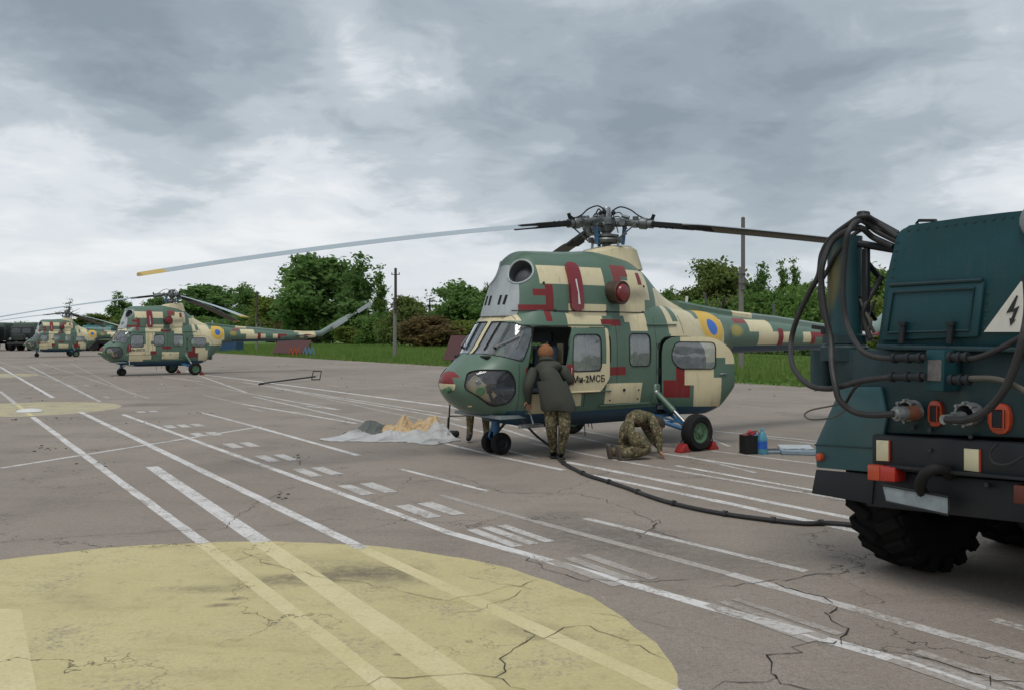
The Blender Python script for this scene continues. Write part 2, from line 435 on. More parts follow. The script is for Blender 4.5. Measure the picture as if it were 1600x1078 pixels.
def disc(cx, cy, r, z, m=None):
    P = []
    for k in range(120):
        a = 2 * math.pi * k / 120; q = r * (1 + .004 * math.sin(a * 17) + .003 * math.sin(a * 41 + 1))
        P.append((cx + q * math.cos(a), cy + q * math.sin(a)))
    return sheet('yellow_circle', P, z, m or m_yel)
m_yel2 = paint_mat('faded yellow ground paint', (.50, .445, .26), .42, .66, .9)
disc(-2.19, 4.71, 3.05, .0008)
disc(-11.95, 21.75, 2.3, .0008, m_yel2)
disc(-23.4, 39.5, 2.4, .0008, m_yel2)
disc(3.4, -7.5, 3.05, .0008)

def line(p0, p1, wd, m=None, z=.008, name='painted_line'):
    a = ground(*p0) if len(p0) == 2 else Vector(p0); b = ground(*p1) if len(p1) == 2 else Vector(p1)
    d = (b - a); L = d.length; d.normalize(); nn = Vector((-d.y, d.x, 0)); N = max(2, int(L / .35))
    V = []; F = []
    for i in range(N + 1):
        p = a.lerp(b, i / N); jj = [rnd.uniform(-.05, .05) * wd for _ in '12']
        for sgn, j in ((1, jj[0]), (-1, jj[1])):
            q = p + nn * (sgn * wd / 2 + j); V.append((q.x, q.y, z))
    for i in range(N): F.append((2 * i, 2 * i + 1, 2 * i + 3, 2 * i + 2))
    me = bpy.data.meshes.new(name); me.from_pydata(V, [], F); me.materials.append(m or m_white)
    return tag(link(name, me), kind='structure')
# the same faded stretches where they run over the yellow discs
m_fyel, t = plain_mat('old line under yellow paint'); gg = t.n('ShaderNodeNewGeometry'); v = gg.outputs['Position']
c, cr, fine = asphalt_nodes(t, v)
yc = t.mix(t.sm(t.noise(v, .9, 6, .65, .3), .35, .68), (.565, .49, .265), (.63, .555, .33))
yc = t.mix(t.m('MULTIPLY', t.sm(t.noise(v, 9, 5, .75), .5, .72), .6), yc, (.46, .39, .20))
yc = t.vm('SCALE', yc, sc=t.m('ADD', t.m('MULTIPLY', t.m('SUBTRACT', fine, .5), .5), 1.0))
c = t.mix(t.m('MULTIPLY', cr, .85), yc, (.05, .045, .03))
finish(t, c, .85, t.m('SUBTRACT', fine, t.m('MULTIPLY', cr, 1.5)))
FaY = m_fyel
W = m_white; W2 = m_white2; Fa = m_faint
z_ = [.0014]
def L_(x0, y0, x1, y1, wd, m=W):
    z_[0] += .00002
    line((x0, y0), (x1, y1), wd, m, z_[0])
# the clear part of every line stops at the yellow discs; faded stretches run on over them
L_(51, 651, 318, 848, .105); L_(318, 849, 640, 1100, .115, FaY)
L_(0, 611, 25, 631, .105, W2); L_(27, 632, 49, 649, .1, FaY)
L_(0, 573, 83, 621, .12); 
L_(45, 571, 156, 627, .10, W2); 

L_(125, 643, 567, 856, .115); L_(568, 857, 1046, 1078, .125, FaY); L_(1046, 1078, 1090, 1100, .12)
L_(192, 647, 700, 831, .10); L_(700, 831, 1600, 1087, .115)
L_(0, 731, 408, 666, .085)
L_(315, 644, 395, 665, .1, W2); L_(395, 665, 560, 711, .1)
L_(60, 566, 232, 622, .1, Fa); L_(110, 567, 213, 619, .08, Fa)
L_(625, 732, 763, 767, .075); L_(688, 773, 840, 815, .09, Fa); L_(840, 815, 1140, 896, .10, Fa); L_(1140, 896, 1620, 1031, .115, W2)
L_(914, 809, 1260, 892, .085, W2); L_(1550, 967, 1640, 992, .1, W2)
L_(686, 690, 780, 713, .09); L_(780, 713, 881, 734, .1)
L_(791, 703, 838, 715, .09, W2); L_(884, 721, 1340, 811, .115); L_(925, 742, 1110, 780, .10); L_(1110, 780, 1350, 832, .12)
L_(830, 692, 976, 721, .09, W2); L_(976, 721, 1330, 782, .09, W2); L_(1056, 727, 1280, 767, .085); L_(1030, 707, 1280, 746, .09)
L_(1068, 711, 1180, 738, .07, W2); L_(1112, 704, 1280, 725, .07, W2); L_(1112, 686, 1140, 697, .08, W2); L_(1116, 673, 1280, 689, .09, W2); L_(1200, 684, 1290, 695, .09, W2)
L_(780, 658, 836, 675, .09, W2); L_(780, 668, 850, 690, .09, W2); L_(850, 672, 985, 700, .09, W2); L_(865, 664, 990, 688, .09, W2); L_(700, 660, 790, 684, .09, W2)
L_(290, 579, 385, 613, .1, W2)
L_(380, 592.5, 705, 635.5, .16); L_(300, 583, 380, 592.5, .14)
L_(380, 597, 690, 646, .10, W2); L_(430, 606, 720, 656, .1, W2); L_(405, 617.5, 532, 640, .11, W2); L_(340, 605, 405, 617.5, .1, Fa); L_(380, 631, 556, 661, .10); L_(318, 617, 380, 631, .1, Fa)
L_(395, 619, 570, 659, .09, W2); L_(460, 612, 700, 664, .1, Fa); L_(300, 597, 400, 617, .08, Fa); L_(255, 588, 320, 597, .1, W2); L_(480, 634, 530, 640, .1)
L_(700, 636, 800, 650, .16, W2); L_(705, 646, 790, 660, .1, W2)
L_(1140, 632, 1190, 637, .1, Fa); L_(-60, 545, 120, 605, .1, Fa)
# short triple bars between the lines
def wide(x0, y0, x1, y1, x2, y2, x3, y3, m, z):
    P = [ground(*q) for q in ((x0, y0), (x1, y1), (x2, y2), (x3, y3))]
    sheet('painted_line', [(p.x, p.y) for p in P], z, m)
wide(227, 729, 247, 728, 425, 845, 393, 847, W, .0012)
wide(393, 847.5, 425, 845.5, 800, 1092, 720, 1092, FaY, .0012)
wide(-60, 948, 33, 952, 60, 1092, -90, 1092, FaY, .0012)
DN = Vector((-LD.y, LD.x, 0))
def bars(px, py, n, ln, wd, gap, m=W2):
    c = ground(px, py)
    for k in range(n):
        q = c + DN * ((k - (n - 1) / 2) * gap)
        z_[0] += .00002
        line(tuple(q - LD * ln / 2)[:2] + (0,), tuple(q + LD * ln / 2)[:2] + (0,), wd, m, z_[0], 'painted_bar')
for (x, y, n, ln) in ((230, 643, 2, .45), (287, 665, 3, .6), (322, 678, 2, .6), (377, 695, 2, .7), (432, 715, 2, .75), (495, 736.5, 2, .75), (574, 763, 2, .75), (671, 796, 2, .75)):
    bars(x, y, n, ln, .17, .27)
bars(795, 836, 3, .8, .11, .165, W2); bars(938, 889, 3, .85, .10, .165, Fa)
bars(1204, 966, 3, .85, .075, .12, Fa); bars(1520, 1060, 3, .8, .075, .12, Fa); wide(1115, 952, 1130, 948, 1275, 987, 1240, 992, W2, .0042)
for (x, y) in ((470, 645), (400, 640), (135, 602), (180, 590), (205, 613), (255, 600), (165, 620), (520, 602)):
    bars(x, y, 1, 1.2, .14, .2, Fa)

# ---- open cracks: thin ragged ribbons
m_crack = mat('crack filler', (.022, .02, .017), .95)
CV = []; CF = []
def crack(pl, wd, jit=.05):
    pts = [ground(*p) for p in pl]; out = []
    for a, b in zip(pts[:-1], pts[1:]):
        n = max(2, int((b - a).length / .09))
        for i in range(n):
            q = a.lerp(b, i / n); out.append(q + Vector((rnd.gauss(0, jit), rnd.gauss(0, jit), 0)) * (.6 if i else .2))
    out.append(pts[-1])
    base = len(CV)
    for i, p in enumerate(out):
        d = out[min(i + 1, len(out) - 1)] - out[max(i - 1, 0)]; d.normalize(); nn = Vector((-d.y, d.x, 0))
        wv = wd * .66 * rnd.uniform(.3, 1.35) * (.3 if i in (0, len(out) - 1) else 1)
        for s_ in (1, -1):
            q = p + nn * s_ * wv / 2; CV.append((q.x, q.y, .0052))
    for i in range(len(out) - 1): CF.append((base + 2 * i, base + 2 * i + 1, base + 2 * i + 3, base + 2 * i + 2))
for pl, wd in (
    ([(1000, 842), (1030, 812), (1018, 826), (1040, 836), (1085, 847)], .012), ([(790, 860), (900, 905), (1000, 908), (1080, 905)], .010),
    ([(1110, 918), (1200, 908), (1275, 896), (1310, 897), (1350, 880)], .014), ([(1208, 911), (1280, 931), (1300, 945), (1305, 953), (1290, 957), (1300, 970), (1328, 982), (1315, 997), (1313, 1003)], .016),
    ([(1313, 1003), (1280, 1003), (1245, 1012), (1232, 1022), (1200, 1023), (1200, 1035), (1208, 1055), (1218, 1060)], .017), ([(1218, 1060), (1160, 1066), (1110, 1079)], .014), ([(1218, 1060), (1235, 1070), (1275, 1080)], .012),
    ([(1313, 1003), (1380, 1017), (1470, 1034), (1520, 1052), (1548, 1072)], .013), ([(1530, 1064), (1600, 1066)], .012),
    ([(0, 849), (120, 838), (260, 830), (420, 822), (520, 810), (660, 815), (800, 812)], .008), ([(960, 735), (870, 770), (790, 770), (700, 740)], .008), ([(780, 770), (900, 770), (985, 795), (1020, 815)], .009),
    ([(1040, 1030), (1000, 1010), (930, 985), (905, 978), (830, 1000)], 0.0072), ([(835, 985), (835, 992), (780, 1030), (790, 1045), (770, 1058), (700, 1055), (600, 1060), (520, 1075)], 0.0096), ([(770, 1058), (800, 1070), (830, 1085)], 0.0072), ([(770, 1058), (815, 1040)], 0.0060),
    ([(840, 905), (750, 930), (700, 940), (640, 925), (520, 905), (410, 880), (370, 855)], 0.0066), ([(730, 900), (830, 920), (760, 950), (700, 960)], 0.0054), ([(920, 960), (1000, 970), (1180, 1010)], 0.0036),
    ([(340, 830), (400, 785), (440, 770), (430, 775)], .007), ([(300, 770), (360, 760), (410, 755)], .006), ([(437, 775), (440, 765), (470, 758)], .009), ([(465, 712), (470, 722), (465, 727)], .014),
    ([(0, 665), (60, 660), (130, 668)], .006), ([(300, 690), (420, 690), (520, 705)], .006), ([(160, 735), (240, 725), (330, 712), (420, 735)], .006), ([(500, 800), (560, 790), (620, 770), (640, 745), (720, 735)], .006), ([(820, 560), (830, 561)], .001)):
    crack(pl, wd)
me = bpy.data.meshes.new('tarmac_crack'); me.from_pydata(CV, [], CF); me.materials.append(m_crack)
tag(link('tarmac_crack', me), kind='structure')
# ---- dirt crumbs and clods on the apron (uncountable)
cb = MB()
spots = [(35, 640), (85, 654), (232, 660), (55, 605), (67, 699), (90, 702), (466, 713), (440, 775), (310, 645), (318, 645), (28, 656), (48, 622), (60, 626), (150, 602), (170, 725)]
for (px, py) in spots:
    p = ground(px, py)
    for k in range(5):
        s_ = rnd.uniform(.008, .022)
        cb.sphere((p.x + rnd.gauss(0, .16), p.y + rnd.gauss(0, .12), s_ * .2), s_, u=6, v=4, sc=(1.3, 1, .5))
for k in range(150):
    px, py = rnd.uniform(-60, 1300), 552 + 70 * rnd.random() ** 1.5
    p = ground(px, py)
    if (p - E1).dot(en) > -1.0: continue
    s_ = rnd.uniform(.010, .028) * (1 + p.y / 110)
    cb.sphere((p.x, p.y, .02), s_, u=6, v=4, sc=(rnd.uniform(1, 2.2), 1, .3))
tag(cb.build('dirt_crumbs', mat('dry dirt clods', (.05, .042, .03), .95)), kind='stuff')

# ---- grass blades along and beyond the edge (uncountable)
m_blade, t = plain_mat('grass blades')
gi = t.n('ShaderNodeNewGeometry'); v = gi.outputs['Position']
c = t.mix(t.sm(t.noise(v, .35, 4, .65), .35, .66), (.112, .205, .044), (.175, .245, .060))
c = t.mix(t.m('MULTIPLY', t.sm(t.noise(v, 1.3, 4, .7), .5, .7), .65), c, (.055, .125, .022)); c = t.mix(t.m('MULTIPLY', t.sm(t.noise(v, 3.1, 3, .7), .57, .72), .6), c, (.27, .25, .06))
pb = t.n('ShaderNodeBsdfPrincipled'); t.l(c, pb.inputs['Base Color']); pb.inputs['Roughness'].default_value = .7; pb.inputs['Specular IOR Level'].default_value = .2
tl = t.n('ShaderNodeBsdfTranslucent'); t.l(c, tl.inputs[0])
mx = t.n('ShaderNodeMixShader'); mx.inputs[0].default_value = .3; t.l(pb.outputs[0], mx.inputs[1]); t.l(tl.outputs[0], mx.inputs[2])
o = t.n('ShaderNodeOutputMaterial'); t.l(mx.outputs[0], o.inputs[0])
rs = np.random.RandomState(3)
NB = 130000
u = rs.rand(NB) ** 1.5; al = -25 + 175 * u
dd = -.25 + 48 * rs.rand(NB) ** 1.6 * (.6 + .4 * u)
bx = E1.x + ed.x * al + en.x * dd; by = E1.y + ed.y * al + en.y * dd
clump = np.sin(bx * .9) * np.sin(by * .7 + 1) + np.sin(bx * .31 + 2) * np.sin(by * .27)
hh = (.08 + .22 * rs.rand(NB) ** 1.4) * (1 + .5 * clump) * np.clip(.45 + dd * .4, .45, 1.25); ww = .018 + .028 * rs.rand(NB); an = rs.rand(NB) * 6.283; ln_ = rs.randn(NB, 2) * .07
V = np.zeros((NB, 3, 3)); ca, sa = np.cos(an) * ww, np.sin(an) * ww
V[:, 0] = np.stack([bx - ca, by - sa, -.03 + 0 * bx], 1); V[:, 1] = np.stack([bx + ca, by + sa, -.03 + 0 * bx], 1); V[:, 2] = np.stack([bx + ln_[:, 0], by + ln_[:, 1], hh], 1)
me = bpy.data.meshes.new('grass'); me.vertices.add(NB * 3); me.loops.add(NB * 3); me.polygons.add(NB)
me.vertices.foreach_set('co', V.ravel()); me.loops.foreach_set('vertex_index', np.arange(NB * 3)); me.polygons.foreach_set('loop_start', np.arange(NB) * 3)
me.update(calc_edges=True); me.validate(); me.materials.append(m_blade); tag(link('grass', me), kind='stuff')

# ================================================================ trees and shrubs
def leaf_mat(name, a, b, trans=.5):
    m, t = plain_mat(name)
    oi = t.n('ShaderNodeObjectInfo'); tc = t.n('ShaderNodeTexCoord'); at = t.n('ShaderNodeAttribute', attribute_name='tone')
    f = t.m('ADD', t.m('MULTIPLY', at.outputs['Fac'], .75), t.m('MULTIPLY', oi.outputs['Random'], .3))
    c = t.mix(f, a, b)
    pb = t.n('ShaderNodeBsdfPrincipled'); t.l(c, pb.inputs['Base Color']); pb.inputs['Roughness'].default_value = .6; pb.inputs['Specular IOR Level'].default_value = .25
    tl = t.n('ShaderNodeBsdfTranslucent'); t.l(c, tl.inputs[0])
    mx = t.n('ShaderNodeMixShader'); mx.inputs[0].default_value = trans; t.l(pb.outputs[0], mx.inputs[1]); t.l(tl.outputs[0], mx.inputs[2])
    o = t.n('ShaderNodeOutputMaterial'); t.l(mx.outputs[0], o.inputs[0]); return m
def crown_mesh(name, lobes, nclump, nleaf, ls, csize, m, seed, droop=.0):
    """leaf-sized faces in clumps spread through the lobes' volume"""
    rs = np.random.RandomState(seed); cen = []; tone = []; outw = []
    vol = np.array([a[3] * a[4] * a[5] for a in lobes]) ** .75; vol /= vol.sum()
    for lb, f in zip(lobes, vol):
        for _ in range(max(2, int(nclump * f))):
            d = rs.randn(3); d /= np.linalg.norm(d); rr = rs.rand() ** .42
            c0 = np.array(lb[:3]) + d * np.array(lb[3:6]) * rr
            tn = rs.rand()
            n = int(nleaf * rs.uniform(.5, 1.4)); cs = csize * rs.uniform(.6, 1.5)
            p = c0 + np.clip(rs.randn(n, 3), -1.7, 1.7) * cs * np.array([1, 1, .62]); p[:, 2] -= droop * rs.rand(n)
            cen.append(p); tone.append(np.clip(tn * .6 + .4 * rs.rand(n), 0, 1)); outw.append(np.tile(d, (n, 1)))
    P = np.concatenate(cen); T = np.concatenate(tone); O = np.concatenate(outw); n = len(P)
    nr = rs.randn(n, 3) * .75 + O * .55 + np.array([0, 0, .35]); nr /= np.linalg.norm(nr, axis=1)[:, None]
    a = np.cross(nr, rs.randn(n, 3)); a /= np.linalg.norm(a, axis=1)[:, None]; b = np.cross(nr, a)
    s = (ls * (.55 + .9 * rs.rand(n)))[:, None]
    V = np.stack([P - a * s, P - b * s * .55, P + a * s, P + b * s * .55], 1).reshape(-1, 3)
    me = bpy.data.meshes.new(name); me.vertices.add(4 * n); me.loops.add(4 * n); me.polygons.add(n)
    me.vertices.foreach_set('co', V.ravel()); me.loops.foreach_set('vertex_index', np.arange(4 * n)); me.polygons.foreach_set('loop_start', np.arange(n) * 4)
    me.update(calc_edges=True)
    at = me.attributes.new('tone', 'FLOAT', 'FACE'); at.data.foreach_set('value', T)
    me.materials.append(m); return me
m_bark = mat('bark', (.06, .05, .04), .9, bump=.6, bscale=20)
def trunk_mesh(name, H, r, seed, nb=7, spread=.22, lo=.2, hi=.92):
    rr = random.Random(seed); b = MB()
    tp = [Vector((rr.gauss(0, .012) * H * k / 6, rr.gauss(0, .012) * H * k / 6, H * k / 6 * hi)) for k in range(7)]
    b.tube(tp, [r * (1.25 if k == 0 else 1) * (1 - .85 * k / 6) for k in range(7)], 8)
    for i in range(nb):
        f = lo + (hi - .12 - lo) * (i + rr.random() * .6) / nb; p = tp[0].lerp(tp[6], f / hi); a = rr.random() * 6.283; L = H * spread * rr.uniform(.7, 1.2) * (1.1 - f * .6)
        q = p + Vector((math.cos(a) * L, math.sin(a) * L, L * rr.uniform(.5, 1.1))); mid_ = p.lerp(q, .5) + Vector((0, 0, -.06 * L))
        b.tube([p, mid_, q], [r * .42 * (1 - f * .5), r * .28 * (1 - f * .5), r * .06], 6)
    return b.mesh(name, m_bark)
LM = dict(dark=leaf_mat('dark oak leaves', (.080, .160, .050), (.185, .310, .085)),
          mid=leaf_mat('mid green leaves', (.090, .175, .042), (.195, .320, .075)),
          olive=leaf_mat('olive leaves', (.10, .150, .04), (.205, .255, .07)),
          light=leaf_mat('fresh spring leaves', (.100, .155, .03), (.215, .265, .055)),
          red=leaf_mat('reddish bush leaves', (.075, .055, .024), (.185, .135, .050)),
          bare=leaf_mat('sparse grey green leaves', (.07, .085, .045), (.13, .15, .075)))
def lob_round(rs, n, wx, h0, h1):
    out = [(0, 0, (h0 + h1) / 2, wx * .62, wx * .62, (h1 - h0) * .44)]
    for i in range(n):
        a = rs.random() * 6.283; r = wx * rs.uniform(.2, .72); zz = h0 + (h1 - h0) * rs.uniform(.18, .86)
        k = 1 - abs((zz - h0) / (h1 - h0) - .42) * .9; s = wx * rs.uniform(.24, .44) * (.6 + .5 * k)
        out.append((math.cos(a) * r * k, math.sin(a) * r * k, zz, s, s, s * rs.uniform(.6, .9)))
    return out
def lob_tall(rs, n, wx, h0, h1, pw=.75):
    out = []
    for i in range(n):
        f = (i + .5) / n; zz = h0 + (h1 - h0) * f; wv = wx * (1 - f) ** pw * (1 if f > .12 else .7) + .06 * wx
        for k in range(2 if f < .75 else 1):
            a = rs.random() * 6.283; out.append((math.cos(a) * wv * .45, math.sin(a) * wv * .45, zz + rs.uniform(-.03, .03) * (h1 - h0), wv * rs.uniform(.45, .7), wv * rs.uniform(.45, .7), (h1 - h0) / n * .8))
    return out
ARCH = {}
def arch(key, kind, w_, h0, h1, mkey, ncl, nlf, ls, cs, seed, n=12, pw=.75):
    r_ = random.Random(seed)
    lobes = lob_round(r_, n, w_, h0, h1) if kind == 'round' else lob_tall(r_, n, w_, h0, h1, pw)
    ARCH[key] = (crown_mesh('crown', lobes, ncl, nlf, ls, cs, LM[mkey], seed), trunk_mesh('trunk', h1, .035 * h1 ** .9, seed))
# archetypes are 10 m tall; copies are scaled
arch('oak', 'round', 4.2, .2, 10, 'dark', 460, 28, .24, .42, 1, 16)
arch('oak2', 'round', 4.6, .2, 9.6, 'dark', 460, 28, .24, .42, 12, 18)
arch('green', 'round', 4.4, .5, 9.8, 'mid', 460, 28, .24, .42, 2, 16)
arch('olive', 'round', 3.6, .7, 9.9, 'olive', 380, 26, .22, .40, 3, 14)
arch('light', 'round', 3.4, .6, 9.7, 'light', 380, 26, .22, .42, 4, 14)
arch('conic', 'tall', 2.9, .2, 10, 'dark', 460, 26, .22, .36, 5, 12, .6)
arch('poplar', 'tall', 1.0, .4, 10, 'mid', 300, 24, .15, .24, 6, 14, .40)
arch('sparse', 'tall', 1.0, 2.0, 10, 'bare', 46, 15, .15, .22, 7, 12, .35)
arch('bush', 'round', 6.2, .0, 9.2, 'olive', 330, 28, .36, .75, 8, 12)
arch('redbush', 'round', 6.2, .0, 9.2, 'red', 330, 28, .36, .75, 9, 12)
arch('lightbush', 'round', 6.4, .0, 9.0, 'light', 330, 28, .36, .75, 10, 12)
arch('greenbush', 'round', 6.4, .0, 9.0, 'mid', 330, 28, .36, .75, 11, 12)
tcount = {}
def tree(key, px, top, depth, wpx, label, name='tree', cat='tree', group='trees behind the grass strip'):
    """px/top: column and top row in the photograph, depth in metres, wpx: crown width there"""
    x = (px - 800) / FPX * depth; H = EYE + (HZ - top) / FPX * depth + .1
    cm, tm = ARCH[key]
    wid = max(v_.co.x for v_ in cm.vertices) - min(v_.co.x for v_ in cm.vertices) if key not in tcount else tcount[key]
    tcount[key] = wid
    sx = (wpx / FPX * depth) / wid
    o = thing(name, label, cat, (x, depth, -.06), rnd.random() * 6.283, group)
    o.scale = (sx, sx, H / 10)
    c_ = link('crown', cm, o); link('trunk', tm, o) if name == 'tree' else link('stem', tm, o)
    return o
def edge_depth(px, off):
    """depth on the column px at a distance off beyond the apron's edge"""
    u = (px - 800) / FPX
    # (u*Y, Y) . en = E1.en + off
    return (E1.dot(en) + off) / (u * en.x + en.y)
TR = [
 ('oak', 495, 391, 46, 118, 'tallest broad dark green tree, behind the tail of the middle helicopter'),
 ('conic', 562, 401, 50, 78, 'dark pointed tree just right of the tallest broad tree'),
 ('poplar', 594, 414, 62, 26, 'slim poplar top between the pointed dark tree and the left pole'),
 ('sparse', 448, 413, 62, 24, 'thin sparse tree top left of the tallest broad tree'),
 ('oak2', 385, 440, 66, 62, 'dark round tree behind the pole near the middle helicopter'),
 ('oak', 322, 440, 76, 100, 'wide dark green tree behind the rotor of the middle helicopter'),
 ('light', 425, 456, 50, 66, 'pale yellow green tree between the tallest tree and the thin left pole'),
 ('conic', 187, 459, 80, 50, 'dark tree rising above the nose of the middle helicopter'),
 ('oak2', 243, 458, 84, 60, 'dark tree crown directly behind the middle helicopter rotor head'),
 ('light', 152, 487, 66, 60, 'light green low tree right of the farthest helicopter rotor'),
 ('sparse', 108, 467, 90, 20, 'thin wispy tree above the farthest helicopter rotor'),
 ('olive', 640, 460, 62, 56, 'mid height olive tree just right of the left wooden pole'),
 ('sparse', 672, 462, 66, 34, 'sparse bare looking tree above the reddish bush'),
 ('oak2', 726, 434, 56, 112, 'broad round dark green tree left of the nearest helicopter cabin roof'),
 ('olive', 764, 438, 60, 26, 'narrow grey green tree against the nearest helicopter cowling'),
 ('green', 810, 470, 60, 90, 'green tree hidden mostly behind the nearest helicopter'),
 ('oak', 900, 462, 62, 120, 'dark tree standing behind the nearest helicopter cabin'),
 ('green', 985, 452, 60, 90, 'green tree behind the rotor mast of the nearest helicopter'),
 ('green', 1050, 437, 64, 44, 'small bright green tree right behind the nearest engine cowling'),
 ('olive', 1118, 398, 52, 84, 'tall loose olive tree left of the tall right pole'),
 ('olive', 1080, 447, 50, 70, 'lower olive tree above the nearest helicopter tail boom'),
 ('oak', 1156, 432, 56, 60, 'dark tree directly behind the tall right pole'),
 ('conic', 1190, 417, 56, 52, 'dark pointed tree right of the tall right pole'),
 ('poplar', 1223, 406, 66, 24, 'left one of two slim poplars near the truck'),
 ('poplar', 1241, 404, 68, 22, 'right one of two slim poplars near the truck'),
 ('green', 1228, 440, 52, 76, 'green tree below the two slim poplars'),
 ('green', 1275, 424, 52, 70, 'green tree behind the hoses at the truck post'),
 ('light', 1345, 396, 50, 96, 'fresh green tree seen between truck post and truck body'),
 ('green', 1410, 402, 50, 90, 'green tree hidden behind the rear of the truck'),
 ('oak', 1500, 420, 54, 120, 'dark tree hidden behind the truck body'),
 ('green', 1640, 420, 54, 120, 'green tree beyond the right edge behind the truck'),
]
for key, px, top, off, wp, lab in TR:
    tree(key, px, top, edge_depth(px, off), wp * 1.35, lab)
SH = [
 ('redbush', 676, 487, 40, 96, 'reddish brown bush left of the nearest helicopter nose'), ('bush', 628, 472, 44, 70, 'olive bush behind the left wooden pole'), ('lightbush', 722, 496, 44, 80, 'yellow green bush right of the reddish bush'),
 ('greenbush', 585, 492, 46, 60, 'green bush at the foot of the pointed dark tree'), ('lightbush', 545, 507, 44, 46, 'small pale bush under the dark pointed tree'), ('greenbush', 470, 500, 44, 60, 'green bush under the tallest broad tree'),
 ('bush', 420, 492, 48, 60, 'olive bush behind the middle helicopter tail boom'), ('redbush', 442, 500, 44, 30, 'small brown bush beside the olive bush'), ('greenbush', 370, 490, 60, 70, 'green bush behind the middle helicopter roundel'),
 ('lightbush', 205, 490, 70, 70, 'pale green bush behind the middle helicopter nose'), ('bush', 165, 497, 74, 60, 'olive bush between the two farther helicopters'), ('lightbush', 125, 500, 74, 60, 'pale bush behind the farthest helicopter cowling'),
 ('bush', 80, 503, 80, 60, 'olive bush behind the farthest helicopter nose'), ('greenbush', 45, 502, 80, 60, 'green bush above the dark army truck'), ('bush', 5, 503, 80, 60, 'olive bush at the left end of the tree line'), ('greenbush', -40, 500, 84, 70, 'green bush beyond the left edge of the tree line'),
 ('lightbush', 280, 488, 72, 80, 'pale bush behind the middle helicopter tail root'), ('greenbush', 320, 492, 66, 80, 'green bush behind the middle helicopter engine'), ('greenbush', 520, 488, 48, 60, 'green bush between tallest tree and pointed tree'),
 ('greenbush', 1085, 462, 44, 96, 'green bush above the nearest tail boom root'), ('bush', 1130, 455, 44, 90, 'olive bush left of the tall pole above the tail boom'), ('greenbush', 1185, 448, 44, 96, 'green bush right of the tall pole above the tail boom'), ('greenbush', 1235, 446, 44, 90, 'green bush left of the truck hoses'),
 ('greenbush', 1290, 446, 42, 90, 'green bush behind the truck post'), ('lightbush', 1350, 452, 40, 90, 'pale green bush behind the truck hose bundle'), ('greenbush', 1430, 452, 42, 90, 'green bush behind the truck cabinet'), ('greenbush', 1040, 475, 46, 70, 'green bush behind the nearest tail cone'),
 ('greenbush', 960, 480, 48, 90, 'green bush behind the nearest cabin windows'), ('bush', 870, 485, 48, 90, 'olive bush behind the nearest cockpit'), ('greenbush', 790, 490, 48, 90, 'green bush behind the nearest windshield'), ('greenbush', 1540, 460, 44, 110, 'green bush hidden behind the truck sign'),
]
for key, px, top, off, wp, lab in SH:
    tree(key, px, top, edge_depth(px, off), wp * 1.4, lab, 'shrub', 'shrub', 'shrubs along the tree line')
# dark far wood behind everything, reads as one mass
FW = []
for k in range(60):
    px = -120 + 1900 * k / 59; d = edge_depth(px, 105); h = 3.4 if px < 250 else rnd.uniform(6, 10)
    FW.append(((px - 800) / FPX * d, d + rnd.uniform(-6, 6), h * .45, 5.5, 5.5, h * .55))
fo = link('far_wood', crown_mesh('far_wood', FW, 900, 16, .5, .9, LM['dark'], 21)); tag(fo, kind='stuff')
# ================================================================ HELICOPTER (local frame: x aft, y starboard, origin on the ground under the nose gear)
P_GREEN = mat('camouflage green', (.098, .168, .122), .42, var=.10, vscale=2.2, spec=.45, dirt=(.05, .07, .05), dirt_amt=.35, coat=.12, streak=.30, soot=True)
P_SAND = mat('camouflage sand', (.68, .60, .385), .42, var=.07, vscale=2.5, spec=.45, dirt=(.42, .37, .23), dirt_amt=.35, coat=.12, streak=.30, soot=True)
P_RED = mat('camouflage dark red', (.20, .018, .020), .45, var=.14, vscale=3, spec=.4, coat=.1, streak=.30)
P_PINK = mat('weathered red patch', (.235, .06, .055), .5, var=.14, vscale=3, spec=.4)
P_BLUE = mat('underside blue', (.026, .075, .125), .45, var=.14, vscale=3, spec=.4, dirt=(.02, .03, .04), dirt_amt=.5, streak=.30)
P_GREY = mat('pale grey cowl paint', (.40, .44, .45), .4, var=.08, vscale=3, spec=.45, dirt=(.22, .24, .25), dirt_amt=.4, coat=.1, streak=.30)
P_YEL = mat('roundel yellow', (.66, .42, .06), .45, var=.06, vscale=4)
P_RBL = mat('roundel blue', (.035, .14, .50), .45, var=.06, vscale=4)
P_LT = mat('light green grey paint', (.17, .235, .205), .42, var=.08, vscale=3, coat=.1)
P_SMUDGE, t = plain_mat('green with rubbed out yellow number')
tc = t.n('ShaderNodeTexCoord'); sp = t.n('ShaderNodeSeparateXYZ'); t.l(tc.outputs['Object'], sp.inputs[0])
dx = t.m('DIVIDE', t.m('SUBTRACT', sp.outputs[0], 4.93), .25); dz = t.m('DIVIDE', t.m('SUBTRACT', sp.outputs[2], 1.86), .14)
dd_ = t.m('ADD', t.m('MULTIPLY', dx, dx), t.m('MULTIPLY', dz, dz))
c = t.mix(t.sm(dd_, .05, 1.0, .75, 0), (.098, .168, .122), (.46, .36, .07))
p = t.n('ShaderNodeBsdfPrincipled'); t.l(c, p.inputs['Base Color']); p.inputs['Roughness'].default_value = .45
o = t.n('ShaderNodeOutputMaterial'); t.l(p.outputs[0], o.inputs[0])
CAMO = [P_GREEN, P_SAND, P_RED, P_PINK, P_BLUE, P_GREY, P_YEL, P_RBL, P_LT, P_SMUDGE]
MI = dict(g=0, s=1, r=2, p=3, b=4, w=5, y=6, u=7, l=8, m=9)
RUB = mat('black rubber', (.012, .012, .012), .7, var=.2, vscale=20, spec=.3)
TYRE = mat('tyre rubber', (.016, .016, .016), .85, var=.25, vscale=8, spec=.2, dirt=(.07, .065, .06), dirt_amt=.5, bump=.3, bscale=40)
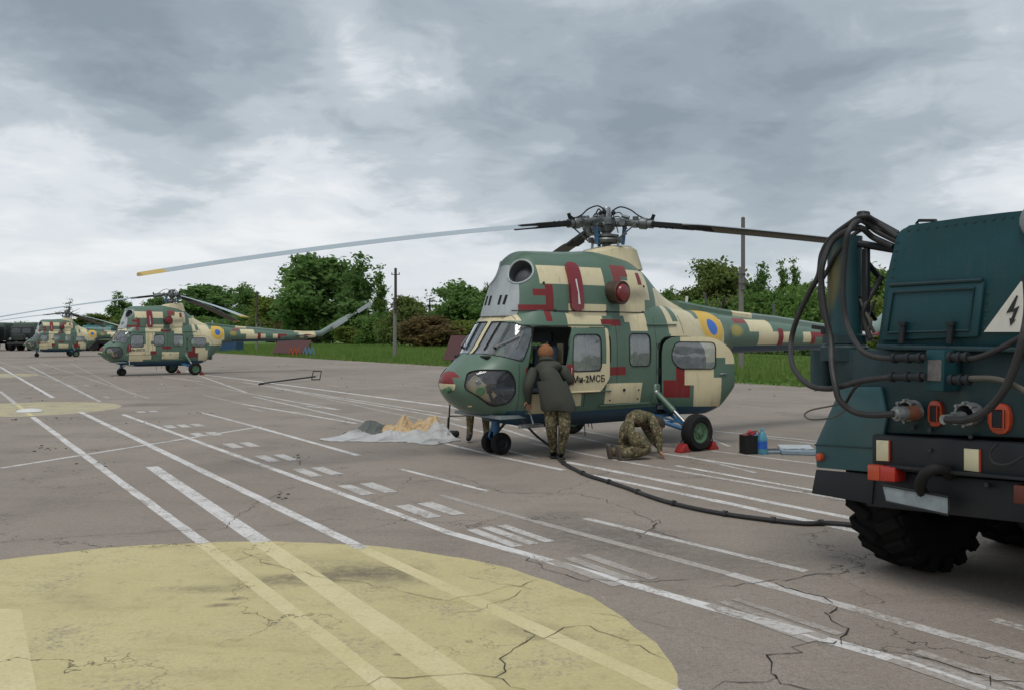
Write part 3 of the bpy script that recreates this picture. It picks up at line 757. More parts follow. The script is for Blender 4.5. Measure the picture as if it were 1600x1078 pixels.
DARKM = mat('dark metal', (.03, .032, .035), .5, .5, var=.2, vscale=10)
STEEL = mat('bare steel', (.33, .34, .35), .38, .85, var=.2, vscale=12)
GREYM = mat('grey machined metal', (.15, .165, .17), .42, .5, var=.25, vscale=14, dirt=(.05, .045, .04), dirt_amt=.6)
STRUT = mat('strut blue', (.035, .13, .27), .45, var=.15, vscale=8)
GRN2 = mat('wheel hub green', (.07, .15, .075), .5, var=.1, vscale=8)
COVR = mat('glossy red cover', (.20, .012, .018), .28, var=.12, vscale=5, coat=.5)
SEAT = mat('seat fabric', (.055, .085, .12), .85, var=.2, vscale=20)
INTR = mat('cabin lining', (.24, .28, .28), .7, var=.15, vscale=6)
TAN = mat('tan lining', (.72, .57, .34), .6, var=.12, vscale=6)
WHITEP = mat('white paint', (.7, .7, .68), .5)
GL = glass('perspex')

# ---- lofted skin
S = np.unique(np.concatenate([-.92 + .12 * np.linspace(0, 1, 9) ** 2, np.arange(-.80, -.3, .04), np.arange(-.3, 4.8, .06), np.arange(4.8, 9.71, .14)]).round(4))
ST = [(-.92, 1.135, 1.075, .02), (-.90, 1.175, 1.00, .14), (-.86, 1.225, .915, .235), (-.78, 1.285, .82, .36), (-.66, 1.365, .73, .485), (-.5, 1.485, .645, .59), (-.42, 1.545, .615, .63),
      (-.2, 1.86, .555, .70), (-.12, 1.97, .535, .725), (-.07, 2.05, .525, .738), (-.01, 2.11, .51, .748), (.15, 2.20, .485, .765), (.4, 2.36, .465, .775), (.8, 2.42, .44, .78), (2.6, 2.42, .44, .78), (3.0, 2.34, .445, .775),
      (3.3, 2.27, .475, .765), (3.6, 2.235, .585, .735), (3.9, 2.22, .77, .68), (4.2, 2.21, 1.0, .61), (4.45, 2.20, 1.26, .53), (4.7, 2.18, 1.41, .45), (5.3, 2.13, 1.45, .38), (6.3, 2.06, 1.47, .32), (7.9, 1.94, 1.50, .24), (8.8, 1.91, 1.58, .19), (9.5, 1.93, 1.70, .13), (9.71, 1.91, 1.76, .09)]
sx_ = [a[0] for a in ST]
TOP = pchip(sx_, [a[1] for a in ST], S); BOT = pchip(sx_, [a[2] for a in ST], S); WID = pchip(sx_, [a[3] for a in ST], S)
EXN = pchip([-.92, -.6, -.2, .3, 3.2, 4.2, 5, 9.71], [2.1, 2.3, 2.8, 3.5, 3.4, 2.6, 2.15, 2.0], S)
KT = pchip([-.92, -.4, .2, 3.2, 4.6, 9.71], [.0, .06, .15, .15, .05, 0], S); KB = pchip([-.92, -.4, .2, 3.2, 4.6, 9.71], [.0, .06, .09, .09, .04, 0], S); LOWX = pchip([-.92, -.5, .1, 3.2, 4.2, 9.71], [1, 1.1, 1.8, 1.8, 1.1, 1], S)
NR = 88
bm = bmesh.new(); rings = []
for i, s in enumerate(S):
    mid, h = (TOP[i] + BOT[i]) / 2, (TOP[i] - BOT[i]) / 2; ring = []
    for k in range(NR):
        a = 2 * math.pi * (k + .5) / NR; cy, cz = math.cos(a), math.sin(a); e = 2 / (EXN[i] * (LOWX[i] if cz < 0 else 1))
        y = WID[i] * math.copysign(abs(cy) ** e, cy); zz = math.copysign(abs(cz) ** e, cz)
        y *= 1 - (KT[i] if zz > 0 else KB[i]) * zz * zz
        ring.append(bm.verts.new((s, y, mid + h * zz)))
    rings.append(ring)
for a, b in zip(rings[:-1], rings[1:]):
    for k in range(NR): bm.faces.new((a[k], a[(k + 1) % NR], b[(k + 1) % NR], b[k]))
bm.faces.new(rings[0]); bm.faces.new(rings[-1][::-1])
bmesh.ops.recalc_face_normals(bm, faces=bm.faces[:])
bm.normal_update()
class Src:
    def __init__(s, bm):
        s.bvh = BVHTree.FromBMesh(bm); bm.verts.ensure_lookup_table(); bm.faces.ensure_lookup_table()
        s.co = [[v.co.copy() for v in f.verts] for f in bm.faces]; s.no = [[v.normal.copy() for v in f.verts] for f in bm.faces]
    def normal(s, p):
        loc, n, i, d = s.bvh.find_nearest(p)
        from mathutils.interpolate import poly_3d_calc
        wts = poly_3d_calc(s.co[i], loc); r = Vector((0, 0, 0))
        for w_, q in zip(wts, s.no[i]): r += q * w_
        return r.normalized() if r.length > 1e-6 else n
    def side(s, x, z, sgn=-1):
        """point of the skin seen from one side at (x,z)"""
        loc, n, i, d = s.bvh.ray_cast(Vector((x, 3 * sgn, z)), Vector((0, -sgn, 0)))
        return loc if loc is not None else s.bvh.find_nearest(Vector((x, .02 * sgn, z)))[0]
BODY = Src(bm)

def ccw(P):
    a = sum(P[i - 1][0] * P[i][1] - P[i][0] * P[i - 1][1] for i in range(len(P))); return P if a > 0 else P[::-1]
def rpoly(P, r, n=4):
    P = ccw([tuple(p) for p in P]); out = []
    for i in range(len(P)):
        b = Vector(P[i]); a = Vector(P[i - 1]); c = Vector(P[(i + 1) % len(P)])
        rr = r if isinstance(r, (int, float)) else r[i]
        k = min(rr, (a - b).length * .48, (c - b).length * .48); p0 = b + (a - b).normalized() * k; p1 = b + (c - b).normalized() * k
        for j in range(n + 1):
            t_ = j / n; q = p0 * (1 - t_) ** 2 + b * 2 * t_ * (1 - t_) + p1 * t_ * t_; out.append((q.x, q.y))
    return out
def rect(a, b, c, d): return [(a, c), (b, c), (b, d), (a, d)]
def circ(cx, cz, r, n=20): return [(cx + r * math.cos(2 * math.pi * k / n), cz + r * math.sin(2 * math.pi * k / n)) for k in range(n)]
def cut(bm, P, sgn=0, planes=()):
    """slice the skin along a convex outline given in side view; returns the faces inside"""
    P = ccw(P); x0, x1 = min(p[0] for p in P) - .16, max(p[0] for p in P) + .16; z0, z1 = min(p[1] for p in P) - .16, max(p[1] for p in P) + .16
    fs = []
    for f in bm.faces:
        c = f.calc_center_median()
        if x0 < c.x < x1 and z0 < c.z < z1 and (sgn == 0 or c.y * sgn > -.02): fs.append(f)
    pl = []
    for i in range(len(P)):
        a, b = P[i - 1], P[i]
        if abs(a[0] - b[0]) + abs(a[1] - b[1]) > 1e-5: pl.append((Vector((a[0], 0, a[1])), Vector((b[1] - a[1], 0, -(b[0] - a[0])))))
    pl += list(planes)
    for co, no in pl:
        g = set()
        for f in fs: g.update(f.edges); g.update(f.verts)
        r = bmesh.ops.bisect_plane(bm, geom=fs + list(g), dist=1e-4, plane_co=co, plane_no=no)
        fs = [q for q in r['geom'] if isinstance(q, bmesh.types.BMFace)]
    out = []
    for f in fs:
        c = f.calc_center_median()
        if all((c - co).dot(no) < 1e-5 for co, no in pl): out.append(f)
    return out
def paint(bm, P, key, sgn=0, only=None):
    for f in cut(bm, P, sgn):
        if only is None or f.material_index in only: f.material_index = MI[key]
def grab(bm, faces, remove=True):
    nb = bmesh.new(); mp = {}
    for f in faces:
        for v in f.verts:
            if v not in mp: mp[v] = nb.verts.new(v.co)
        nf = nb.faces.new([mp[v] for v in f.verts]); nf.material_index = f.material_index
    if remove: bmesh.ops.delete(bm, geom=list(faces), context='FACES')
    return nb
def skin_mesh(nb, name, mats, src, off=0.0, flip=False, org=(0, 0, 0)):
    nb.verts.ensure_lookup_table(); ns = [src.normal(v.co) for v in nb.verts]
    if off:
        for v, n in zip(nb.verts, ns): v.co += n * off
    o_ = Vector(org)
    for v in nb.verts: v.co -= o_
    if flip: bmesh.ops.reverse_faces(nb, faces=nb.faces[:])
    me = bpy.data.meshes.new(name); nb.to_mesh(me); nb.free()
    for m_ in (mats if isinstance(mats, list) else [mats]): me.materials.append(m_)
    me.polygons.foreach_set('use_smooth', [True] * len(me.polygons))
    me.normals_split_custom_set_from_vertices([(-n if flip else n) for n in ns])
    return me
def shell_mesh(nb, name, mats, src, out, thick, org=(0, 0, 0), rim=0):
    """a skin panel given real thickness"""
    nb.verts.ensure_lookup_table(); nb.verts.index_update()
    ns = [src.normal(v.co) for v in nb.verts]; o_ = Vector(org); V = []; F = []; MIx = []
    n = len(nb.verts)
    for v, q in zip(nb.verts, ns): V.append(v.co + q * out - o_)
    for v, q in zip(nb.verts, ns): V.append(v.co + q * (out - thick) - o_)
    for f in nb.faces:
        ix = [v.index for v in f.verts]; F.append(ix); MIx.append(f.material_index); F.append([i + n for i in ix[::-1]]); MIx.append(rim if rim else f.material_index)
    for e in nb.edges:
        if len(e.link_faces) == 1:
            f = e.link_faces[0]; lp = [l for l in f.loops if l.edge == e][0]
            a, b = lp.vert.index, lp.link_loop_next.vert.index; F.append([b, a, a + n, b + n]); MIx.append(rim if rim else f.material_index)
    nb.free()
    me = bpy.data.meshes.new(name); me.from_pydata([tuple(v) for v in V], [], F)
    for m_ in (mats if isinstance(mats, list) else [mats]): me.materials.append(m_)
    me.polygons.foreach_set('material_index', MIx); me.polygons.foreach_set('use_smooth', [True] * len(F)); me.set_sharp_from_angle(angle=R(32)); return me
def seam(src, P, sgn=-1, r=.011, lift=.004, lim=None):
    pts = []
    P = P + [P[0]]
    for a, b in zip(P[:-1], P[1:]):
        L = math.hypot(a[0] - b[0], a[1] - b[1]); n = max(1, int(L / .06))
        for k in range(n):
            x, z = a[0] + (b[0] - a[0]) * k / n, a[1] + (b[1] - a[1]) * k / n
            q = src.side(x, z, sgn)
            if lim is not None and q.y * sgn < lim: q = Vector((q.x, lim * sgn, src.bvh.ray_cast(Vector((q.x, lim * sgn, 4)), Vector((0, 0, -1)))[0].z))
            pts.append(q + src.normal(q) * lift)
    return pts

# ---- camouflage on the body (rectangles measured on the photograph, side view metres)
G_ = bm
for f in G_.faces: f.material_index = 0
for x0, x1, z0, z1, k in [
    (-.2, .06, 1.985, 2.14, 's'), (.45, .80, 1.93, 2.3, 'g'), (.80, 1.50, 1.90, 2.3, 's'), (.80, 1.20, 1.26, 1.95, 's'), (1.95, 2.10, 1.98, 2.3, 's'), (2.05, 2.42, 1.84, 2.3, 's'), (2.42, 2.75, 1.9, 2.3, 'g'),
    (.10, .69, .63, 1.24, 's'), (.69, 1.22, 1.09, 1.36, 's'), (.69, 1.04, .72, 1.10, 's'), (.62, .80, 1.36, 1.62, 'g'), (1.02, 1.20, 1.36, 1.52, 'g'),
    (1.00, 1.27, .90, 1.09, 'r'), (1.46, 1.86, 1.92, 2.02, 'r'), (1.52, 1.92, 1.16, 1.29, 'r'), (.01, .15, 1.06, 1.32, 'r'), (.42, .53, 1.98, 2.3, 'r'),
    (2.90, 3.72, 1.80, 2.3, 's'), (2.93, 3.35, 1.64, 1.85, 's'), (3.28, 3.72, 1.42, 1.80, 's'), (3.05, 3.2, 2.0, 2.3, 'g'), (3.72, 4.55, 1.55, 2.05, 's'), (3.66, 4.32, 1.32, 1.62, 's'), (3.95, 4.1, 2.05, 2.2, 's'),
    (2.86, 3.00, .98, 1.27, 'r'), (2.66, 3.09, .78, 1.06, 'r'), (3.00, 3.36, .98, 1.29, 's'), (3.15, 3.60, .62, 1.10, 's'), (3.36, 3.47, 1.10, 1.48, 's'),
    (4.46, 5.05, 1.2, 2.3, 'g'), (4.57, 5.3, 1.67, 2.05, 'm'), (4.92, 5.32, 1.99, 2.08, 'p'), (5.32, 6.04, 1.84, 2.06, 's'), (5.60, 6.28, 1.60, 1.84, 's'), (6.20, 6.36, 1.57, 1.90, 'r'), (6.36, 6.62, 1.64, 1.84, 's'),
    (7.00, 7.26, 1.64, 1.84, 's'), (7.26, 7.40, 1.60, 1.84, 'r'), (7.40, 7.75, 1.74, 1.84, 'r'), (8.45, 9.40, 1.66, 2.1, 's'), (8.7, 8.95, 1.5, 1.75, 'g'),
    (-1.0, -.815, 1.175, 1.27, 'r'), (-1.0, -.875, 1.08, 1.19, 'r'), (-1.0, -.865, .99, 1.08, 's'), (4.9, 8.6, 1.3, 1.585, 'b'), (4.4, 4.9, 1.3, 1.5, 'b'), (-.62, 3.55, .3, .635, 'b')]:
    paint(G_, rect(x0, x1, z0, z1), k)
paint(G_, rect(-.22, .05, .63, .69), 'b')
paint(G_, circ(4.12, 1.915, .335, 28), 'y'); paint(G_, circ(4.12, 1.915, .14, 20), 'u')

# ---- windows: the skin inside each outline becomes the pane
PW = rpoly([(-.53, 1.535), (-.15, 1.985), (.20, 1.885), (-.045, 1.40)], .05)
CHW = rpoly([(-.80, 1.03), (-.735, 1.24), (-.60, 1.285), (-.24, 1.28), (-.16, 1.14), (-.15, .95), (-.24, .80), (-.44, .76)], .07)
W1 = rpoly([(.155, 1.25), (.155, 1.52), (.20, 1.80), (.70, 1.80), (.71, 1.26)], .09); W2_ = rpoly(rect(1.15, 1.60, 1.31, 1.80), .10); W3 = rpoly(rect(2.0, 2.45, 1.29, 1.80), .10); W4 = rpoly([(2.80, 1.36), (2.92, 1.24), (3.50, 1.24), (3.50, 1.66), (2.86, 1.67), (2.79, 1.52)], .09)
FD = rpoly([(.005, .935), (.0, 1.1), (.175, 1.895), (.86, 1.895), (.875, 1.14), (.70, .935)], .05)
RD = rpoly([(2.635, .50), (2.635, 1.75), (3.50, 1.75), (3.80, 1.52), (3.83, .96), (3.55, .515)], [.03, .05, .16, .18, .25, .25])
glass_sets = {}
for sgn in (-1, 1):
    yl = (Vector((0, .055 * sgn, 0)), Vector((0, -sgn, 0)))
    for nm, P, pls in (('windshield', PW, (yl,)), ('chin_window', CHW, ()), ('w1', W1, ()), ('w2', W2_, ()), ('w3', W3, ()), ('w4', W4, ())):
        glass_sets[nm, sgn] = grab(G_, cut(G_, P, sgn, pls))
front_door = grab(G_, cut(G_, FD, -1)); rear_door = grab(G_, cut(G_, RD, -1))
for f in G_.faces:
    q = f.calc_center_median()
    if abs(q.y) < .06 and -.46 < q.x < -.10 and q.z > 1.5: f.material_index = MI['s']
boomf = [f for f in G_.faces if f.calc_center_median().x > 4.74]
boom_b = grab(G_, boomf)
lin = grab(G_, [f for f in G_.faces if -.8 < f.calc_center_median().x < 4.2], False)

HELI = thing('helicopter', 'nearest camouflaged helicopter with both left doors open and men working beside it', 'helicopter', group='camouflaged helicopters parked in a row')
H = HELI
fus = link('fuselage', skin_mesh(G_, 'fuselage', CAMO, BODY), H)
boom = link('tail_boom', skin_mesh(boom_b, 'tail_boom', CAMO, BODY), H)
for f in lin.faces: f.material_index = 1 if f.calc_center_median().x < -.40 and f.calc_center_median().z < 1.3 else 0
link('lining', skin_mesh(lin, 'lining', [INTR, TAN], BODY, -.035, True), fus)
GLW = glass('windscreen perspex', (.72, .82, .92), .9, .26)
GLC = glass('clear perspex', (.9, .93, .93), .55, .12)
def panes(nm, name, parent_, sgns=(-1, 1), off=-.008, org=(0, 0, 0), mt=GL):
    for sgn in sgns:
        link(name, skin_mesh(glass_sets[nm, sgn], name, mt, BODY, off, org=org), parent_)
panes('windshield', 'windshield', H, mt=GLW); panes('chin_window', 'chin_window', H, mt=GLC)
panes('w1', 'cabin_window', H, (1,)); panes('w4', 'cabin_window', H, (1,)); panes('w2', 'cabin_window', H); panes('w3', 'cabin_window', H)
def seal(pts, r, name='window_seal', parent_=None):
    q = MB(); q.tube(pts, r, 6, closed=True); return q.build(name, RUB, parent_ or H)
for sgn in (-1, 1):
    seal(seam(BODY, PW, sgn, lim=.055), .006); seal(seam(BODY, CHW, sgn), .009)
    for P in (W2_, W3): seal(seam(BODY, P, sgn), .0075)
    if sgn > 0:
        for P in (W1, W4): seal(seam(BODY, P, sgn), .009)
        for P in (FD, RD): seal(seam(BODY, P, sgn), .007, 'door_seal')
    # dark strip between the flat front pane and the curved side pane
    sp_ = []
    for k in range(9):
        x = -.385 + .275 * k / 8; y = sgn * (.25 + .02 * k / 8); q = BODY.bvh.ray_cast(Vector((x, y, 4)), Vector((0, 0, -1)))[0]; sp_.append(q + BODY.normal(q) * .004)
    sb = MB(); sb.tube(sp_, .011, 6); sb.build('windshield_post', RUB, H)
seal(seam(BODY, FD, -1, lift=-.012), .016, 'door_seal'); seal(seam(BODY, RD, -1, lift=-.012), .018, 'door_seal')
# doors
dfr = link('sliding_door', shell_mesh(front_door, 'sliding_door', CAMO, BODY, .006, .035), H, (.655, -.065, -.012))
panes('w1', 'door_window', dfr, (-1,))
b = MB(); b.tube(seam(BODY, W1, -1), .008, 6, closed=True); b.build('window_seal', RUB, dfr)
b = MB(); q = BODY.side(.16, 1.22); b.box((.10, q.y - .012, 1.21), (.15, .012, .30), bev=.004, m=0); b.box((.115, q.y - .026, 1.23), (.014, .02, .16), bev=.004, m=1); b.build('door_handle', [COVR, WHITEP], dfr)
b = MB(); b.tube([(-.02, BODY.side(.1, .94).y - .012, .945), (.68, BODY.side(.6, .94).y - .012, .945)], .012, 6); b.build('lower_rail', P_SAND, dfr)
fc = bpy.data.curves.new('lettering', 'FONT'); fc.body = 'Ми-2МСБ'; fc.size = .138; fc.extrude = .002; fc.space_character = 1.02
fo_ = bpy.data.objects.new('tmp_text', fc); COL.objects.link(fo_); fo_.data.offset = .002
bpy.context.view_layer.update()
tm_ = bpy.data.meshes.new_from_object(fo_.evaluated_get(bpy.context.evaluated_depsgraph_get())); bpy.data.objects.remove(fo_)
tm_.materials.clear(); tm_.materials.append(mat('black stencil paint', (.02, .02, .022), .6)); tm_.name = 'lettering'
yq = BODY.side(.45, 1.14).y
link('lettering', tm_, dfr, (.135, yq - .0125, 1.09), (R(90), 0, 0))
HG = (2.635, -.78, 0)
drr = link('rear_door', shell_mesh(rear_door, 'rear_door', CAMO, BODY, .006, .04, HG), H, (HG[0] + .035, HG[1] - .03, 0), (0, 0, R(-36)))
panes('w4', 'door_window', drr, (-1,), .012, HG)
b = MB(); b.tube([p_ - Vector(HG) for p_ in seam(BODY, W4, -1, lift=.012)], .008, 6, closed=True); b.build('window_seal', RUB, drr)
b = MB(); q = BODY.side(3.62, 1.15) - Vector(HG); b.bar((q.x - .06, q.y - .02, q.z), (q.x + .06, q.y - .02, q.z + .02), .02, .022, bev=.004); b.build('door_handle', STEEL, drr)
for zz in (.75, 1.2, 1.6):
    b = MB(); b.cyl((2.622, -.80, zz - .05), (2.622, -.80, zz + .05), .014, n=8); b.build('door_hinge', DARKM, H)
# access panel, sill and rails, each standing slightly proud
b = MB(); q0 = BODY.side(1.9, .85).y
yb = BODY.side(1.88, .72).y; yt = BODY.side(1.88, 1.03).y
b = MB(); M_ = Matrix(((1, 0, 0, 0), (0, (yt - yb) / .31, 1, yb - .72 * (yt - yb) / .31), (0, 1, 0, 0), (0, 0, 0, 1)))
b.prism([(1.50, .725), (2.245, .715), (2.265, 1.03), (1.51, 1.04)], -.022, .01, M_, bev=.004); b.build('access_panel', P_SAND, H)
for x, zz in ((1.57, .92), (1.88, .93), (2.19, .92), (1.6, .78), (2.18, .78)):
    b = MB(); q = BODY.side(x, zz); b.cyl((x, q.y - .03, zz), (x, q.y - .018, zz), .013 if zz != .93 else .024, n=10); b.build('panel_screw', DARKM, H)
for x0, x1, zz, lf, r_ in ((1.40, 2.45, .70, .02, .014), (-.05, 1.62, 1.925, .03, .012), (.7, 1.6, .925, .03, .012), (2.40, 3.1, 1.945, .02, .012)):
    b = MB(); b.tube([(x0 + (x1 - x0) * k / 6, BODY.side(max(.05, x0 + (x1 - x0) * k / 6), zz).y - lf, zz) for k in range(7)], r_, 6); b.build('door_rail', P_GREEN, H)
for x, z0, z1 in ((.93, 1.0, 1.9), (1.10, .70, 1.88), (1.74, .72, 2.08), (2.58, .62, 2.05), (3.25, 1.80, 2.1), (-.10, .62, 1.36), (.0, 2.0, 2.1)):
    for sgn in (-1, 1):
        b = MB(); b.tube([BODY.side(x, z0 + (z1 - z0) * k / 10, sgn) for k in range(11)], .0045, 5); b.build('panel_seam', DARKM, H)
for x in (4.74, 6.1, 7.5):
    ti = int(np.searchsorted(S, x)); b = MB(); rr0 = [Vector((x, v_.y, v_.z)) for v_ in [Vector((0, WID[ti] * math.cos(a_), (TOP[ti] + BOT[ti]) / 2 + (TOP[ti] - BOT[ti]) / 2 * math.sin(a_))) for a_ in [2 * math.pi * k / 32 for k in range(32)]]]
    b.tube(rr0, .006, 5, closed=True); b.build('panel_seam', DARKM, boom)
# keel and underside clutter
b = MB(); rr_ = []
for s, wv, zb in ((-.30, .10, .60), (-.1, .30, .50), (.2, .46, .43), (.6, .50, .40), (3.0, .50, .40), (3.3, .42, .44), (3.5, .30, .56)):
    rr_.append([b.b.verts.new((s, y, zz)) for y, zz in ((-wv, .66), (-wv, zb + .09), (-wv + .08, zb), (wv - .08, zb), (wv, zb + .09), (wv, .66))])
for a, c_ in zip(rr_[:-1], rr_[1:]):
    for k in range(5): b.b.faces.new((a[k], a[k + 1], c_[k + 1], c_[k]))
b.b.faces.new(rr_[0][::-1]); b.b.faces.new(rr_[-1]); b.build('keel_panel', P_BLUE, H, angle=50)
for x, y, L in ((1.35, -.45, .2), (1.62, -.3, .12), (2.3, -.5, .1), (2.05, .3, .16)):
    b = MB(); b.cyl((x, y, .42), (x + .02, y, .42 - L), .008, n=6); b.build('belly_antenna', DARKM, H)
# entry step under the cockpit door
b = MB(); b.cyl((.12, -.66, .72), (.10, -.80, .50), .012, n=8, m=0); b.box((.06, -.80, .48), (.40, .11, .05), bev=.008, m=1); b.build('entry_step', [STEEL, DARKM], H)
# nose details
b = MB(); q = BODY.side(-.62, .99); n_ = BODY.normal(q); b.lathe([(.0, .022), (.055, .022), (.065, .012), (.065, -.02)], q, n_, 18); b.build('nose_cap', GRN2, H)
b = MB(); b.tube([(-.93, -.16, 1.0), (-1.02, -.2, .985)], [.05, .042], 12); b.build('landing_light', GRN2, H)
b = MB(); b.sphere(BODY.side(-.66, 1.12), .02); b.build('nose_rivet_cap', STEEL, H)
# wipers
for sgn in (-1, 1):
    q0 = BODY.bvh.ray_cast(Vector((-.315, sgn * .44, 4)), Vector((0, 0, -1)))[0]; q1 = BODY.side(-.035, 1.76, sgn); q2 = BODY.side(.08, 1.72, sgn)
    b = MB(); o0 = BODY.normal(q0) * .035; o1 = BODY.normal(q1) * .035
    b.cyl(q0 - o0, q0 + o0, .022, n=10); b.tube([q0 + o0, q0.lerp(q1, .5) + o1 * 1.2, q1 + o1], .010, 6, m=1)
    qa = BODY.side(-.115, 1.60, sgn); qb = BODY.side(.02, 1.82, sgn)
    b.tube([qa + o1 * .6, qb + o1 * .6], .009, 6, m=1); b.build('wiper', [DARKM, STEEL], H)
# ---- cockpit and cabin
b = MB(); b.box((1.6, 0, .60), (3.9, 1.25, .05)); b.build('cabin_floor', INTR, H)
b = MB(); b.box((-.30, 0, 1.22), (.30, 1.05, .28), rot=(0, R(-20), 0), bev=.04); b.box((-.36, 0, 1.46), (.24, .9, .05), bev=.02); b.build('instrument_panel', RUB, H)
b = MB(); b.box((-.50, 0, .84), (.36, .62, .02), rot=(0, R(-28), 0)); b.build('nose_floor', TAN, H)
for sgn in (-1, 1):
    b = MB(); b.bar((-.70, sgn * .27, 1.10), (-.38, sgn * .36, .80), .02, .34, up=(.6, sgn * .6, .5), bev=.004); b.build('added_tan_plate', TAN, H)  # tan plates added close behind the chin glass so daylight catches them
for y in (-.42, -.28, .28, .42):
    b = MB(); b.bar((-.30, y, .72), (-.42, y, .98), .03, .03); b.box((-.43, y, 1.0), (.05, .10, .12), rot=(0, R(-25), 0)); b.build('pedal', DARKM, H)
b = MB(); b.lathe([(.0, -.08), (.09, -.08), (.10, 0), (.08, .04), (0, .05)], (-.52, -.30, 1.12), (-.5, -.8, .1), 18, m=0); b.lathe([(.0, .0), (.05, .0), (.06, .02), (0, .05)], (-.55, -.35, 1.125), (-.5, -.8, .1), 14, m=1); b.build('nose_lamp', [DARKM, STEEL], H)
for y in (-.34, .34):
    b = MB(); b.box((.42, y, .92), (.46, .44, .12), bev=.04, seg=2); b.box((.66, y, 1.28), (.12, .44, .68), rot=(0, R(10), 0), bev=.04, seg=2); b.box((.42, y, .74), (.34, .30, .26)); b.build('pilot_seat', SEAT, H)
b = MB(); b.box((1.35, .0, .85), (.42, 1.1, .40), bev=.05); b.box((1.60, .0, 1.3), (.12, 1.1, .60), bev=.04); b.build('cabin_bench', SEAT, H)
b = MB(); b.box((2.75, .2, .85), (.5, .9, .4), bev=.05); b.build('cabin_bench', SEAT, H)
b = MB(); b.box((3.86, 0, 1.3), (.04, 1.1, 1.3)); b.build('rear_bulkhead', INTR, H)
b = MB(); b.box((.80, .1, 1.75), (.05, .9, .16)); b.box((.85, -.05, 1.25), (.25, .28, .7), bev=.03, m=1); b.box((.95, -.35, 1.5), (.03, .12, .3), m=2); b.build('equipment_rack', [DARKM, INTR, TAN], H)
# ---- engine cowling
SC_ = np.unique(np.concatenate([np.arange(-.09, 4.25, .05), [4.25]]).round(4))
ct = [(-.09, 2.085, .30), (-.03, 2.29, .37), (.10, 2.66, .47), (.26, 2.97, .56), (.42, 3.06, .61), (.7, 3.07, .655), (1.16, 3.085, .68), (1.7, 3.12, .68), (2.3, 3.07, .655), (2.7, 2.91, .575), (3.08, 2.64, .44), (3.45, 2.42, .31), (3.8, 2.29, .21), (4.25, 2.17, .12)]
TT = pchip([a[0] for a in ct], [a[1] for a in ct], SC_); WW = pchip([a[0] for a in ct], [a[2] for a in ct], SC_)
cb_ = bmesh.new(); rings = []; NC = 64
for i, s in enumerate(SC_):
    base = 2.06; ring = []
    for k in range(NC + 1):
        a = math.pi * k / NC; e = 2 / float(np.interp(s, [.1, .8, 2.2, 3.2], [2.3, 2.6, 2.5, 2.1]))
        y = WW[i] * math.copysign(abs(math.cos(a)) ** e, math.cos(a)); zz = base + (TT[i] - base) * abs(math.sin(a)) ** e
        ring.append(cb_.verts.new((s, y, zz)))
    rings.append(ring)
for a, b_ in zip(rings[:-1], rings[1:]):
    for k in range(NC): cb_.faces.new((a[k], a[k + 1], b_[k + 1], b_[k]))
cb_.faces.new(rings[0]); bmesh.ops.recalc_face_normals(cb_, faces=cb_.faces[:])
if sum(f.normal.z for f in cb_.faces) < 0: bmesh.ops.reverse_faces(cb_, faces=cb_.faces[:])
cb_.normal_update(); COWL = Src(cb_)
for f in cb_.faces: f.material_index = 0
paint(cb_, [(-.3, 1.9), (.05, 1.9), (.08, 2.12), (.49, 2.86), (.44, 2.97), (-.3, 3.3)], 'w')
for x0, x1, z0, z1, k in [(.44, .86, 2.60, 2.80, 's'), (.40, 1.60, 2.54, 2.82, 's'), (.86, 1.60, 2.0, 2.25, 's'), (.28, .52, 2.36, 2.46, 'r'), (.47, .60, 2.0, 2.53, 'r'), (.08, .60, 2.13, 2.225, 'r'),
                          (1.88, 2.62, 2.0, 2.64, 's'), (2.12, 2.62, 2.60, 2.82, 's'), (1.80, 2.14, 2.70, 2.88, 'p'), (1.80, 1.97, 2.54, 2.71, 'p'), (2.35, 2.46, 2.58, 2.78, 'r'), (2.47, 2.80, 2.0, 2.34, 'g'), (2.80, 3.4, 2.12, 2.55, 's'), (3.05, 4.0, 2.0, 2.7, 's'), (3.3, 3.55, 2.0, 2.2, 'g')]:
    paint(cb_, rect(x0, x1, z0, z1), k)
INT = {}
for sgn in (-1, 1):
    q = COWL.bvh.ray_cast(Vector((-3, sgn * .33, 2.73)), Vector((1, 0, 0)))[0]; ax = COWL.normal(q); x_, y_, z__ = frame((0, 0, 0), ax)
    pl = []; pts_i = []
    for k in range(28):
        d = x_ * math.cos(2 * math.pi * k / 28) + y_ * math.sin(2 * math.pi * k / 28); pl.append((q + d * .20, d))
        h_ = COWL.bvh.ray_cast(q + d * .20 + ax * 1.0, -ax)[0]; pts_i.append(h_ if h_ is not None else q + d * .20)
    fs = [f for f in cb_.faces if (f.calc_center_median() - q).length < .36]
    for co_, no_ in pl:
        g = set()
        for f in fs: g.update(f.edges); g.update(f.verts)
        fs = [f for f in bmesh.ops.bisect_plane(cb_, geom=fs + list(g), dist=1e-4, plane_co=co_, plane_no=no_)['geom'] if isinstance(f, bmesh.types.BMFace)]
    bmesh.ops.delete(cb_, geom=[f for f in fs if all((f.calc_center_median() - co_).dot(no_) < 0 for co_, no_ in pl)], context='FACES')
    INT[sgn] = (q, ax, pts_i)
cov = {}
CV_ = rpoly(rect(.885, 1.12, 2.14, 2.86), .10, 5)
for sgn in (-1, 1): cov[sgn] = grab(cb_, cut(cb_, CV_, sgn), False)
cowl = link('engine_cowling', skin_mesh(cb_, 'engine_cowling', CAMO, COWL), H)
